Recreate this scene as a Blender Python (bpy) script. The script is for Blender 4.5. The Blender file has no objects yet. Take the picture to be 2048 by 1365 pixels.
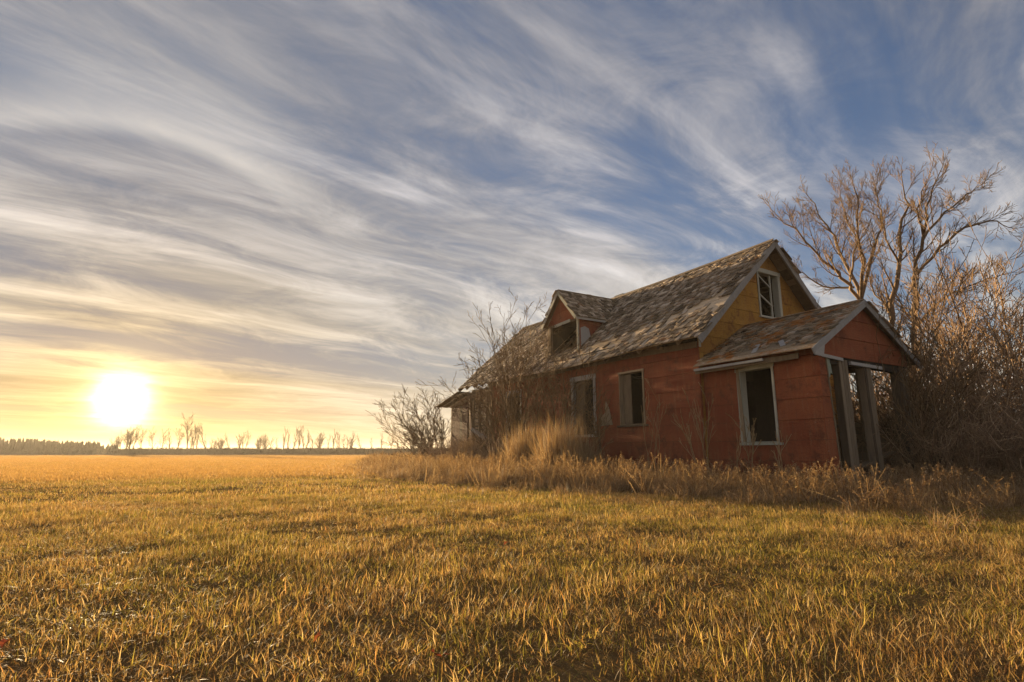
import bpy, math, random
import numpy as np
from mathutils import Vector, Matrix

# ------------------------------------------------------------------ camera, sky, sun
scene = bpy.context.scene
COL = scene.collection
CAM_H, FOC, PITCH = 0.60, 1124.38, 0.1946          # metres, pixels of a 2048 px frame, radians
cam_d = bpy.data.cameras.new("camera")
cam_d.sensor_width = 36.0
cam_d.lens = FOC / 2048.0 * 36.0
cam_d.clip_start = 0.05
cam_d.clip_end = 6000.0
cam = bpy.data.objects.new("camera", cam_d)
cam.location = (0, 0, CAM_H)
cam.rotation_euler = (math.pi / 2 + PITCH, 0, 0)
COL.objects.link(cam)
scene.camera = cam

SUN_AZ, SUN_EL = math.radians(-34.7), math.radians(4.3)     # azimuth from +Y towards +X
SUN_DIR = Vector((math.sin(SUN_AZ) * math.cos(SUN_EL), math.cos(SUN_AZ) * math.cos(SUN_EL), math.sin(SUN_EL)))
sun_d = bpy.data.lights.new("sun", 'SUN')
sun_d.energy = 5.0
sun_d.angle = math.radians(0.6)
sun_d.color = (1.0, 0.74, 0.42)
sun_o = bpy.data.objects.new("sun", sun_d)
sun_o.rotation_euler = SUN_DIR.to_track_quat('Z', 'Y').to_euler()
sun_o.location = (-8, 12, 8)
COL.objects.link(sun_o)

vs = scene.view_settings
vs.view_transform = 'Standard'
vs.look = 'None'
vs.exposure = 1.75
vs.gamma = 1.0
vs.use_curve_mapping = False
scene.cycles.max_bounces = 6
scene.cycles.diffuse_bounces = 3
scene.cycles.glossy_bounces = 2
scene.cycles.transmission_bounces = 4
scene.cycles.transparent_max_bounces = 6
scene.cycles.use_denoising = True
scene.cycles.denoising_prefilter = 'ACCURATE'
scene.cycles.use_adaptive_sampling = True
scene.cycles.adaptive_threshold = 0.012


class NT:
    """tiny helper to write node trees"""
    def __init__(self, tree):
        self.t = tree; self.n = tree.nodes; self.l = tree.links
    def new(self, typ, **kw):
        nd = self.n.new(typ)
        for k, v in kw.items(): setattr(nd, k, v)
        return nd
    def put(self, sock, v):
        if isinstance(v, bpy.types.NodeSocket): self.l.new(v, sock)
        elif v is not None:
            if isinstance(v, (tuple, list)) and len(v) == 3 and sock.type == 'RGBA': v = (*v, 1)
            sock.default_value = v
    def m(self, op, a, b=None, c=None, clamp=False):
        nd = self.new('ShaderNodeMath', operation=op, use_clamp=clamp)
        for i, v in enumerate((a, b, c)):
            if v is not None: self.put(nd.inputs[i], v)
        return nd.outputs[0]
    def vm(self, op, a, b=None, scale=None):
        nd = self.new('ShaderNodeVectorMath', operation=op)
        self.put(nd.inputs[0], a)
        if b is not None: self.put(nd.inputs[1], b)
        if scale is not None: self.put(nd.inputs['Scale'], scale)
        return nd.outputs['Value'] if op in ('DOT_PRODUCT', 'LENGTH') else nd.outputs[0]
    def xyz(self, x, y, z=0.0):
        nd = self.new('ShaderNodeCombineXYZ')
        for i, v in enumerate((x, y, z)): self.put(nd.inputs[i], v)
        return nd.outputs[0]
    def sep(self, v):
        nd = self.new('ShaderNodeSeparateXYZ'); self.put(nd.inputs[0], v); return nd.outputs
    def noise(self, vec, scale=1.0, detail=4, rough=0.55, dist=0.0, color=False):
        nd = self.new('ShaderNodeTexNoise')
        if vec is not None: self.put(nd.inputs['Vector'], vec)
        nd.inputs['Scale'].default_value = scale; nd.inputs['Detail'].default_value = detail
        nd.inputs['Roughness'].default_value = rough; nd.inputs['Distortion'].default_value = dist
        return nd.outputs['Color' if color else 'Fac']
    def mr(self, v, a, b, c=0.0, d=1.0, smooth=True):
        nd = self.new('ShaderNodeMapRange')
        nd.interpolation_type = 'SMOOTHSTEP' if smooth else 'LINEAR'
        self.put(nd.inputs[0], v)
        for i, x in enumerate((a, b, c, d)): self.put(nd.inputs[i + 1], x)
        return nd.outputs[0]
    def mix(self, f, a, b, typ='MIX'):
        nd = self.new('ShaderNodeMix', data_type='RGBA', blend_type=typ)
        self.put(nd.inputs[0], f); self.put(nd.inputs[6], a); self.put(nd.inputs[7], b)
        return nd.outputs[2]
    def ramp(self, f, stops, interp='LINEAR'):
        nd = self.new('ShaderNodeValToRGB'); e = nd.color_ramp.elements
        nd.color_ramp.interpolation = interp
        while len(e) < len(stops): e.new(0.5)
        for el, (p, c) in zip(e, stops): el.position = p; el.color = (*c, 1)
        self.put(nd.inputs[0], f); return nd.outputs[0]


SEED_A = 9.4
def build_world():
    w = bpy.data.worlds.new("World"); scene.world = w; w.use_nodes = True
    t = NT(w.node_tree); t.n.clear()
    out = t.new('ShaderNodeOutputWorld'); bg = t.new('ShaderNodeBackground')
    bg.inputs['Strength'].default_value = 0.05
    t.l.new(bg.outputs[0], out.inputs[0])
    sky = t.new('ShaderNodeTexSky', sky_type='NISHITA')
    sky.sun_disc = False; sky.sun_elevation = SUN_EL; sky.sun_rotation = SUN_AZ
    sky.air_density = 1.0; sky.dust_density = 0.6; sky.ozone_density = 2.0
    d = t.vm('NORMALIZE', t.new('ShaderNodeTexCoord').outputs['Generated'])
    x, y, z = t.sep(d)
    zc = t.m('MAXIMUM', z, 0.0)
    ct = t.vm('DOT_PRODUCT', d, tuple(SUN_DIR))
    th = t.m('MULTIPLY', t.m('ARCCOSINE', t.m('MINIMUM', ct, 0.99999)), 57.2958)   # degrees from the sun
    # clear air: Nishita, its glare round the sun held down as in the photograph's exposure
    veil = t.m('EXPONENT', t.m('MULTIPLY', t.m('POWER', t.m('DIVIDE', th, 52.0), 2.0), -1.0))
    clear = t.mix(1.0, sky.outputs[0], (1.75, 1.65, 2.0), 'MULTIPLY')
    clear = t.mix(t.m('MULTIPLY', veil, 0.92), clear, (0.85, 1.22, 1.8))
    # a high thin layer of cirrus on a curved shell
    zz = t.m('ADD', zc, 0.11)
    px, py = t.m('DIVIDE', x, zz), t.m('DIVIDE', y, zz)
    P = t.xyz(px, py, 0.0)
    wob = t.vm('SUBTRACT', t.noise(P, 0.45, 2, 0.5, color=True), (0.5, 0.5, 0.5))
    wx, wy, _ = t.sep(wob)
    sa, ca = math.sin(math.radians(50)), math.cos(math.radians(50))
    s = t.m('ADD', t.m('MULTIPLY', px, sa), t.m('MULTIPLY', py, ca))
    q = t.m('SUBTRACT', t.m('MULTIPLY', px, ca), t.m('MULTIPLY', py, sa))
    s2 = t.m('ADD', s, t.m('MULTIPLY', wx, 1.2)); q2 = t.m('ADD', q, t.m('MULTIPLY', wy, 0.8))
    A = t.noise(t.xyz(t.m('MULTIPLY', s2, 0.33), t.m('MULTIPLY', q2, 1.15), SEED_A), 1.0, 4, 0.5, 0.15)
    B = t.noise(t.xyz(t.m('MULTIPLY', s2, 0.55), t.m('MULTIPLY', q2, 2.7), 7.7), 1.0, 7, 0.62, 0.2)
    C = t.noise(t.xyz(t.m('MULTIPLY', s2, 1.3), t.m('MULTIPLY', q2, 2.2), 1.7), 1.5, 7, 0.66, 0.9)
    dens = t.m('ADD', t.m('ADD', t.m('MULTIPLY', A, 0.54), t.m('MULTIPLY', B, 0.24)), t.m('MULTIPLY', C, 0.22))
    low = t.m('POWER', t.m('SUBTRACT', 1.0, t.m('MINIMUM', t.m('MULTIPLY', zc, 1.9), 1.0)), 2.0)
    dens = t.m('ADD', dens, t.m('MULTIPLY', low, 0.085))
    cov = t.mr(dens, 0.425, 0.585)
    body = t.mr(t.m('ADD', t.m('MULTIPLY', B, 0.55), t.m('MULTIPLY', C, 0.45)), 0.30, 0.69, 0.64, 1.42)
    # 22 degree halo in the ice cloud, brightest above the sun
    up = t.mr(zc, 0.25, 0.42)
    ring = t.m('MULTIPLY', t.mr(th, 21.0, 22.8), t.m('EXPONENT', t.m('MULTIPLY', t.m('MAXIMUM', t.m('SUBTRACT', th, 22.8), 0.0), -0.25)))
    hx = t.m('DIVIDE', t.m('ADD', t.m('MULTIPLY', x, math.sin(SUN_AZ)), t.m('MULTIPLY', y, math.cos(SUN_AZ))), t.m('MAXIMUM', t.m('SQRT', t.m('ADD', t.m('MULTIPLY', x, x), t.m('MULTIPLY', y, y))), 0.01))
    up = t.m('MULTIPLY', up, t.mr(hx, 0.965, 1.0, 0.22, 1.0))
    ring = t.m('MULTIPLY', ring, t.m('MULTIPLY', up, t.m('ADD', t.m('MULTIPLY', cov, 0.4), 0.6)))
    # cloud colour: gold round the sun, cream low down, lavender white above
    near = t.m('EXPONENT', t.m('MULTIPLY', t.m('POWER', t.m('DIVIDE', th, 17.0), 2.0), -1.0))
    near = t.m('MULTIPLY', near, t.m('EXPONENT', t.m('MULTIPLY', zc, -4.5)))
    lowc = t.m('EXPONENT', t.m('MULTIPLY', t.m('POWER', t.m('DIVIDE', zc, 0.27), 2.0), -1.0))
    cr = t.mix(lowc, (4.1, 4.0, 4.2), (6.0, 5.5, 4.5))
    cr = t.mix(t.m('MULTIPLY', near, 0.95), cr, (6.8, 4.2, 0.95))
    cr = t.vm('SCALE', cr, scale=body)
    cr = t.vm('SCALE', cr, scale=t.mr(zc, 0.26, 0.70, 1.0, 0.56))
    col = t.mix(t.m('MULTIPLY', cov, 0.93), clear, cr)
    # thin bright filaments combed along the wind
    Fl = t.noise(t.xyz(t.m('MULTIPLY', s2, 0.42), t.m('MULTIPLY', q2, 2.3), 4.4), 1.0, 5, 0.55, 0.35)
    fil = t.mr(t.m('ABSOLUTE', t.m('SUBTRACT', Fl, 0.5)), 0.0, 0.075, 1.0, 0.0)
    fil = t.m('MULTIPLY', t.m('MULTIPLY', fil, t.mr(B, 0.38, 0.62)), t.mr(A, 0.36, 0.55, 0.25, 1.0))
    col = t.mix(t.m('MULTIPLY', fil, 0.50), col, t.vm('SCALE', cr, scale=1.42))
    col = t.mix(t.m('MULTIPLY', ring, 0.85), col, (7.2, 6.7, 6.1))
    # low haze band
    hz = t.m('EXPONENT', t.m('MULTIPLY', zc, -17.0))
    wide = t.m('EXPONENT', t.m('MULTIPLY', t.m('POWER', t.m('DIVIDE', th, 36.0), 2.0), -1.0))
    hcol = t.mix(wide, (4.3, 4.5, 4.7), (6.6, 3.6, 0.5))
    col = t.mix(t.m('MULTIPLY', hz, 0.85), col, hcol)
    # the aureole: forward scattering round the sun
    rag = t.m('MULTIPLY', th, t.mr(t.m('ADD', B, C), 0.7, 1.3, 1.12, 0.90))
    g1 = t.m('EXPONENT', t.m('MULTIPLY', t.m('POWER', t.m('DIVIDE', rag, 1.6), 2.0), -1.0))
    g2 = t.m('EXPONENT', t.m('MULTIPLY', th, -0.25))
    g1b = t.m('EXPONENT', t.m('MULTIPLY', t.m('POWER', t.m('DIVIDE', rag, 3.6), 2.0), -1.0))
    col = t.vm('ADD', col, t.vm('SCALE', (40.0, 36.0, 26.0), scale=g1))
    col = t.vm('ADD', col, t.vm('SCALE', (5.0, 4.2, 1.9), scale=g1b))
    col = t.vm('ADD', col, t.vm('SCALE', (2.2, 1.15, 0.12), scale=g2))
    t.put(bg.inputs['Color'], t.vm('SCALE', col, scale=0.68))
    w.cycles.sampling_method = 'MANUAL'; w.cycles.sample_map_resolution = 512
build_world()

# ------------------------------------------------------------------ helpers
random.seed(11)
RNG = np.random.default_rng(7)


def unit(v):
    v = np.asarray(v, float); return v / max(np.linalg.norm(v), 1e-9)


def at(u, v, depth):
    """point seen at pixel (u, v) of the 2048 px frame at forward distance depth"""
    x = (u - 1024) / FOC; h = (682.5 - v) / FOC
    c, s = math.cos(PITCH), math.sin(PITCH)
    r = np.array([x, c - h * s, s + h * c])
    return np.array([0, 0, CAM_H]) + r * depth / r[1]


def tag(o, label=None, cat=None, group=None, kind=None):
    if label: o['label'] = label
    if cat: o['category'] = cat
    if group: o['group'] = group
    if kind: o['kind'] = kind
    return o


def mesh_obj(name, verts, faces, mat, parent=None, smooth=False, link=True):
    me = bpy.data.meshes.new(name)
    me.from_pydata([tuple(map(float, p)) for p in verts], [], faces)
    if smooth: me.polygons.foreach_set('use_smooth', [True] * len(me.polygons))
    me.materials.append(mat); me.update()
    o = bpy.data.objects.new(name, me)
    if link: COL.objects.link(o)
    if parent is not None: o.parent = parent
    return o


def empty(name, loc=(0, 0, 0), rz=0.0):
    o = bpy.data.objects.new(name, None); o.location = loc; o.rotation_euler = (0, 0, rz)
    o.empty_display_size = 0.3; COL.objects.link(o); return o


def copy_tree(o, parent=None):
    c = o.copy(); COL.objects.link(c); c.parent = parent
    for ch in list(o.children): copy_tree(ch, c)
    return c


class MB:
    """collects solids, then links them as one mesh object"""
    def __init__(self): self.v = []; self.f = []
    def prism(self, base, off):
        """convex polygon (points) swept by the vector off (or per-vertex offsets)"""
        n = len(base); k = len(self.v); base = [np.asarray(p, float) for p in base]
        offs = off if isinstance(off, list) else [np.asarray(off, float)] * n
        self.v += base + [p + o for p, o in zip(base, offs)]
        self.f += [tuple(range(k + n - 1, k - 1, -1)), tuple(range(k + n, k + 2 * n))]
        self.f += [(k + i, k + (i + 1) % n, k + n + (i + 1) % n, k + n + i) for i in range(n)]
        return self
    def box(self, x0, x1, y0, y1, z0, z1):
        return self.prism([(x0, y0, z0), (x1, y0, z0), (x1, y1, z0), (x0, y1, z0)], (0, 0, z1 - z0))
    def beam(self, p, q, w, h, up=(0, 0, 1), w2=None):
        """a timber from p to q, w wide and h deep"""
        p, q = np.asarray(p, float), np.asarray(q, float); d = unit(q - p)
        up = np.asarray(up, float)
        if abs(d @ up) > 0.98: up = np.array([1.0, 0, 0])
        s = unit(np.cross(d, up)); u = np.cross(s, d); w2 = w if w2 is None else w2
        a = [p - s * w / 2 - u * h / 2, p + s * w / 2 - u * h / 2, p + s * w / 2 + u * h / 2, p - s * w / 2 + u * h / 2]
        b = [q - s * w2 / 2 - u * h / 2, q + s * w2 / 2 - u * h / 2, q + s * w2 / 2 + u * h / 2, q - s * w2 / 2 + u * h / 2]
        k = len(self.v); self.v += a + b
        self.f += [(k + 3, k + 2, k + 1, k), (k + 4, k + 5, k + 6, k + 7)]
        self.f += [(k + i, k + (i + 1) % 4, k + 4 + (i + 1) % 4, k + 4 + i) for i in range(4)]
        return self
    def build(self, name, mat, parent=None): return mesh_obj(name, self.v, self.f, mat, parent)


class Tubes:
    """collects tapered tubes along polylines"""
    def __init__(self): self.v = []; self.f = []; self.n = 0
    def add(self, pts, rad, sides=4):
        pts = np.asarray(pts, float); n = len(pts)
        tan = np.empty_like(pts); tan[1:-1] = pts[2:] - pts[:-2]; tan[0] = pts[1] - pts[0]; tan[-1] = pts[-1] - pts[-2]
        tan /= np.linalg.norm(tan, axis=1)[:, None] + 1e-9
        ref = np.array([0.31, 0.17, 0.93]) if abs(tan[0, 2]) < 0.8 else np.array([0.93, 0.2, 0.1])
        s = np.cross(tan, ref); s /= np.linalg.norm(s, axis=1)[:, None] + 1e-9
        u = np.cross(s, tan)
        a = np.arange(sides) * (2 * math.pi / sides)
        ring = pts[:, None, :] + np.asarray(rad)[:, None, None] * (np.cos(a)[None, :, None] * s[:, None, :] + np.sin(a)[None, :, None] * u[:, None, :])
        k = self.n; self.v.append(ring.reshape(-1, 3))
        i = np.arange(n - 1)[:, None] * sides + k; j = np.arange(sides)[None, :]; j2 = (j + 1) % sides
        self.f.append(np.stack([i + j, i + j2, i + sides + j2, i + sides + j], -1).reshape(-1, 4))
        self.n += n * sides
    def build(self, name, mat, parent=None, link=True):
        me = bpy.data.meshes.new(name)
        if self.n:
            V = np.concatenate(self.v); F = np.concatenate(self.f)
            me.vertices.add(len(V)); me.vertices.foreach_set('co', V.astype('f4').ravel())
            me.loops.add(F.size); me.loops.foreach_set('vertex_index', F.astype('i4').ravel())
            me.polygons.add(len(F)); me.polygons.foreach_set('loop_start', np.arange(0, F.size, 4, dtype='i4'))
            me.polygons.foreach_set('use_smooth', np.ones(len(F), dtype=bool))
            me.update(calc_edges=True)
        me.materials.append(mat)
        o = bpy.data.objects.new(name, me)
        if link: COL.objects.link(o)
        if parent is not None: o.parent = parent
        return o


# ------------------------------------------------------------------ materials
def new_mat(name):
    m = bpy.data.materials.new(name); m.use_nodes = True
    t = NT(m.node_tree); t.n.clear()
    out = t.new('ShaderNodeOutputMaterial'); b = t.new('ShaderNodeBsdfPrincipled')
    t.l.new(b.outputs[0], out.inputs[0])
    b.inputs['Roughness'].default_value = 0.85
    b.inputs['Specular IOR Level'].default_value = 0.25
    return m, t, b, out


def bump(t, b, h, strength=0.4, dist=0.01):
    nd = t.new('ShaderNodeBump'); nd.inputs['Strength'].default_value = strength; nd.inputs['Distance'].default_value = dist
    t.put(nd.inputs['Height'], h); t.l.new(nd.outputs[0], b.inputs['Normal'])


def rnd(t):
    """a random number for each loose piece and each object"""
    g = t.new('ShaderNodeNewGeometry').outputs['Random Per Island']; o = t.new('ShaderNodeObjectInfo').outputs['Random']
    return t.m('FRACT', t.m('ADD', g, t.m('MULTIPLY', o, 7.31)))


def mat_wood(name, stops, grain=(2.0, 2.0, 2.0), spread=1.0, lichen=0.0, rough=0.9, lt=0.56):
    """weathered boards; each piece takes its own tone from the stops"""
    m, t, b, _ = new_mat(name)
    p = t.new('ShaderNodeTexCoord').outputs['Object']
    r = rnd(t)
    gv = t.vm('MULTIPLY', p, grain)
    g = t.noise(t.vm('ADD', gv, t.xyz(t.m('MULTIPLY', r, 31.0), t.m('MULTIPLY', r, 17.0), 0.0)), 6.0, 6, 0.65, 0.4)
    f = t.m('ADD', t.m('MULTIPLY', r, spread), t.m('MULTIPLY', t.m('SUBTRACT', g, 0.5), 0.9))
    col = t.ramp(f, stops)
    streak = t.noise(gv, 25.0, 4, 0.7)
    col = t.mix(t.mr(streak, 0.55, 0.8, 0.0, 0.55), col, (0.035, 0.028, 0.022))
    if lichen > 0:
        ln = t.noise(t.new('ShaderNodeNewGeometry').outputs['Position'], 2.3, 5, 0.65)
        col = t.mix(t.mr(ln, lt, lt + 0.16, 0.0, lichen), col, (0.36, 0.13, 0.022))
        l2 = t.noise(t.new('ShaderNodeNewGeometry').outputs['Position'], 4.1, 4, 0.6)
        col = t.mix(t.mr(l2, 0.58, 0.74, 0.0, lichen * 0.6), col, (0.13, 0.13, 0.05))
    t.put(b.inputs['Base Color'], col); b.inputs['Roughness'].default_value = rough
    bump(t, b, t.m('ADD', g, t.m('MULTIPLY', streak, 0.6)), 0.6, 0.012)
    return m


def mat_siding(name, c1, c2, fade):
    """red asphalt sheet siding, sun-faded and stained"""
    m, t, b, _ = new_mat(name)
    p = t.new('ShaderNodeTexCoord').outputs['Object']; r = rnd(t)
    big = t.noise(p, 0.9, 6, 0.65)
    col = t.mix(t.mr(t.m('ADD', big, t.m('MULTIPLY', t.m('SUBTRACT', r, 0.5), 0.14)), 0.36, 0.64), c1, c2)
    run = t.noise(t.vm('MULTIPLY', p, (5.0, 5.0, 0.7)), 2.0, 6, 0.7)
    col = t.mix(t.mr(run, 0.50, 0.70, 0.0, 0.6), col, fade)
    gr = t.noise(p, 120.0, 2, 0.6)
    col = t.mix(t.mr(gr, 0.35, 0.70, 0.0, 0.6), col, (0.085, 0.026, 0.015))
    blot = t.noise(p, 1.9, 8, 0.75)
    col = t.mix(t.mr(blot, 0.50, 0.66, 0.0, 0.72), col, (0.11, 0.036, 0.02))
    scuff = t.noise(t.vm('MULTIPLY', p, (1.2, 1.2, 9.0)), 3.0, 6, 0.72)
    col = t.mix(t.mr(scuff, 0.56, 0.72, 0.0, 0.55), col, (0.14, 0.05, 0.028))
    drip = t.noise(t.vm('MULTIPLY', p, (9.0, 9.0, 0.5)), 3.0, 5, 0.72)
    col = t.mix(t.mr(drip, 0.55, 0.70, 0.0, 0.5), col, (0.15, 0.065, 0.038))
    chip = t.noise(p, 11.0, 5, 0.7)
    col = t.mix(t.mr(chip, 0.66, 0.72, 0.0, 0.7), col, (0.30, 0.24, 0.19))
    t.put(b.inputs['Base Color'], col); b.inputs['Roughness'].default_value = 0.92
    bump(t, b, t.m('ADD', gr, t.m('ADD', t.m('MULTIPLY', big, 3.0), t.m('MULTIPLY', scuff, 2.0))), 0.5, 0.010)
    return m


M = {}
M['siding'] = mat_siding('red_siding', (0.275, 0.064, 0.027), (0.375, 0.108, 0.044), (0.39, 0.18, 0.085))
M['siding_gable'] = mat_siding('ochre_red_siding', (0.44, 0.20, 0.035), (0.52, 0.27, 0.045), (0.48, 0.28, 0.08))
M['siding_old'] = mat_siding('worn_red_boards', (0.13, 0.075, 0.055), (0.19, 0.11, 0.08), (0.22, 0.15, 0.11))
M['trim'] = mat_wood('grey_trim', [(0.0, (0.26, 0.235, 0.21)), (0.5, (0.36, 0.335, 0.31)), (1.0, (0.44, 0.40, 0.36))], (3, 3, 1.2))
M['pale_trim'] = mat_wood('flaking_paint_trim', [(0.0, (0.30, 0.29, 0.22)), (0.5, (0.42, 0.40, 0.32)), (1.0, (0.52, 0.49, 0.40))], (3, 3, 0.6))
M['frame'] = mat_wood('bare_timber', [(0.0, (0.13, 0.09, 0.055)), (0.5, (0.23, 0.165, 0.10)), (1.0, (0.35, 0.26, 0.17))], (3, 3, 0.6))
M['post'] = mat_wood('rotting_post', [(0.0, (0.075, 0.052, 0.034)), (0.5, (0.15, 0.108, 0.07)), (1.0, (0.26, 0.195, 0.13))], (4, 4, 0.5))
M['tan'] = mat_wood('bare_sheathing', [(0.0, (0.50, 0.35, 0.20)), (0.5, (0.64, 0.46, 0.28)), (1.0, (0.76, 0.57, 0.37))], (4, 0.5, 4))
M['shingle'] = mat_wood('wood_shingle', [(0.0, (0.09, 0.06, 0.034)), (0.4, (0.225, 0.16, 0.10)), (0.78, (0.37, 0.275, 0.185)), (1.0, (0.60, 0.48, 0.36))], (3, 3, 3), lichen=0.5)
M['shingle_porch'] = mat_wood('mossy_shingle', [(0.0, (0.12, 0.085, 0.055)), (0.5, (0.25, 0.185, 0.115)), (0.85, (0.38, 0.27, 0.17)), (1.0, (0.5, 0.4, 0.31))], (3, 3, 3), lichen=0.9, lt=0.48)
M['lath'] = mat_wood('sunlit_lath', [(0.0, (0.30, 0.21, 0.12)), (0.6, (0.42, 0.31, 0.19)), (1.0, (0.5, 0.38, 0.24))], (3, 3, 8))
M['dark'] = mat_wood('dark_boards', [(0.0, (0.035, 0.026, 0.02)), (1.0, (0.075, 0.055, 0.04))], (2, 2, 2))  # near-black wood for wall shells, floors and porch framing
M['brick'] = mat_wood('chimney_masonry', [(0.0, (0.24, 0.22, 0.20)), (1.0, (0.36, 0.34, 0.31))], (4, 4, 4))
M['sheet'] = mat_wood('torn_green_board', [(0.0, (0.20, 0.24, 0.19)), (1.0, (0.30, 0.33, 0.25))], (3, 3, 1))


def mat_bark(name, a, b_, c):
    m, t, b, _ = new_mat(name)
    p = t.new('ShaderNodeTexCoord').outputs['Object']
    n = t.noise(t.vm('MULTIPLY', p, (6, 6, 1.5)), 3.0, 6, 0.65)
    r = t.new('ShaderNodeNewGeometry').outputs['Random Per Island']
    col = t.ramp(t.m('ADD', t.m('MULTIPLY', n, 0.6), t.m('MULTIPLY', r, 0.4)), [(0.25, a), (0.5, b_), (0.75, c)])
    t.put(b.inputs['Base Color'], col); bump(t, b, n, 0.6, 0.02)
    return m


M['bark'] = mat_bark('grey_brown_bark', (0.09, 0.056, 0.03), (0.175, 0.112, 0.06), (0.265, 0.175, 0.098))
M['twig'] = mat_bark('twig_bark', (0.10, 0.056, 0.024), (0.185, 0.11, 0.048), (0.285, 0.18, 0.085))
M['thicket'] = mat_bark('thicket_bark', (0.14, 0.08, 0.04), (0.25, 0.155, 0.082), (0.38, 0.25, 0.14))
M['bramble'] = mat_bark('bramble_stem', (0.20, 0.115, 0.06), (0.35, 0.22, 0.125), (0.50, 0.34, 0.20))  # low brush and brambles: stems lightened, fill light put into the colour
M['reed'] = mat_bark('pale_stem', (0.24, 0.15, 0.07), (0.38, 0.26, 0.13), (0.5, 0.36, 0.2))
M['farbark'] = mat_bark('far_bark', (0.13, 0.08, 0.04), (0.18, 0.115, 0.06), (0.24, 0.155, 0.085))


def mat_blade(name, dry, green, greenness, trans=0.55):
    """grass blades: every blade its own tone, green and bleached patches across the field"""
    m, t, b, out = new_mat(name)
    g = t.new('ShaderNodeNewGeometry')
    r = t.m('FRACT', t.m('ADD', g.outputs['Random Per Island'], t.m('MULTIPLY', t.new('ShaderNodeObjectInfo').outputs['Random'], 3.7)))
    pos = g.outputs['Position']
    patch = t.noise(t.vm('MULTIPLY', pos, (1, 1, 0)), 0.9, 5, 0.6)
    patch2 = t.noise(t.vm('MULTIPLY', pos, (1, 1, 0)), 0.23, 3, 0.5)
    cd = t.ramp(r, dry)
    mat_ = t.noise(t.vm('MULTIPLY', pos, (1, 1, 0)), 2.6, 4, 0.6)
    cd = t.mix(t.mr(mat_, 0.48, 0.66, 0.0, 0.6), cd, t.vm('MULTIPLY', cd, (0.50, 0.46, 0.50)))
    cg = t.ramp(r, green)
    pf = t.m('ADD', t.m('MULTIPLY', patch, 0.7), t.m('MULTIPLY', patch2, 0.3))
    gf = t.m('MULTIPLY', t.mr(t.m('ADD', pf, t.m('MULTIPLY', t.m('SUBTRACT', t.m('FRACT', t.m('MULTIPLY', r, 13.7)), 0.5), 0.35)), 0.45, 0.60), greenness)
    col = t.mix(gf, cd, cg)
    t.put(b.inputs['Base Color'], col); b.inputs['Roughness'].default_value = 0.55
    b.inputs['Specular IOR Level'].default_value = 0.18
    tr = t.new('ShaderNodeBsdfTranslucent'); t.put(tr.inputs['Color'], t.mix(1.0, col, (1.0, 0.92, 0.62), 'MULTIPLY'))
    ms = t.new('ShaderNodeMixShader'); ms.inputs[0].default_value = trans
    t.l.new(b.outputs[0], ms.inputs[1]); t.l.new(tr.outputs[0], ms.inputs[2]); t.l.new(ms.outputs[0], out.inputs[0])
    return m


DRY = [(0.0, (0.24, 0.135, 0.045)), (0.3, (0.40, 0.24, 0.095)), (0.65, (0.53, 0.35, 0.155)), (0.9, (0.68, 0.52, 0.30)), (1.0, (0.56, 0.25, 0.08))]
GREEN = [(0.0, (0.11, 0.125, 0.02)), (0.5, (0.22, 0.215, 0.035)), (0.85, (0.36, 0.30, 0.05)), (1.0, (0.5, 0.40, 0.11))]
M['grass'] = mat_blade('dry_grass', DRY, GREEN, 0.85)
M['grass_far'] = mat_blade('far_stubble', [(0.0, (0.38, 0.215, 0.08)), (0.5, (0.49, 0.295, 0.115)), (1.0, (0.58, 0.38, 0.17))], GREEN, 0.12)
WEED = [(0.0, (0.22, 0.13, 0.07)), (0.4, (0.36, 0.23, 0.13)), (0.8, (0.47, 0.33, 0.20)), (1.0, (0.58, 0.45, 0.30))]
M['weed'] = mat_blade('dead_weed', WEED, [(0, (0.2, 0.15, 0.06)), (1, (0.3, 0.22, 0.1))], 0.2, 0.5)
M['leaf'] = mat_blade('fallen_leaf', [(0, (0.20, 0.05, 0.03)), (1, (0.30, 0.10, 0.045))], [(0, (0.20, 0.05, 0.03)), (1, (0.30, 0.10, 0.045))], 0.0, 0.3)


def mat_ground():
    m, t, b, _ = new_mat('field_soil')
    pos = t.new('ShaderNodeNewGeometry').outputs['Position']
    n = t.noise(pos, 5.0, 7, 0.65); n2 = t.noise(pos, 0.6, 5, 0.6); n3 = t.noise(t.vm('MULTIPLY', pos, (0.03, 0.25, 1)), 1.0, 5, 0.6)
    col = t.mix(n, (0.10, 0.06, 0.025), (0.24, 0.15, 0.06))
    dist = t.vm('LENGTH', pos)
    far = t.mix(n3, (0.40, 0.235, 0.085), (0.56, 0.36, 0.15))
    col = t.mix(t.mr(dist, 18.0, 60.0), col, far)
    col = t.mix(t.mr(n2, 0.5, 0.7, 0.0, 0.35), col, (0.12, 0.11, 0.03))
    t.put(b.inputs['Base Color'], col); b.inputs['Roughness'].default_value = 1.0; b.inputs['Specular IOR Level'].default_value = 0.0
    bump(t, b, n, 1.0, 0.05)
    return m
M['ground'] = mat_ground()


def mat_wood_far():
    m, t, b, _ = new_mat('far_wood')
    n = t.noise(t.new('ShaderNodeNewGeometry').outputs['Position'], 0.35, 6, 0.7)
    t.put(b.inputs['Base Color'], t.mix(n, (0.07, 0.05, 0.028), (0.16, 0.11, 0.06)))
    return m
M['farwood'] = mat_wood_far()


def mat_hill():
    m, t, b, _ = new_mat('hill_wood')
    n = t.noise(t.vm('MULTIPLY', t.new('ShaderNodeNewGeometry').outputs['Position'], (0.05, 0.05, 0.5)), 1.0, 6, 0.7)
    t.put(b.inputs['Base Color'], t.mix(n, (0.13, 0.095, 0.075), (0.26, 0.19, 0.14)))
    return m
M['hill'] = mat_hill()

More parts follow.
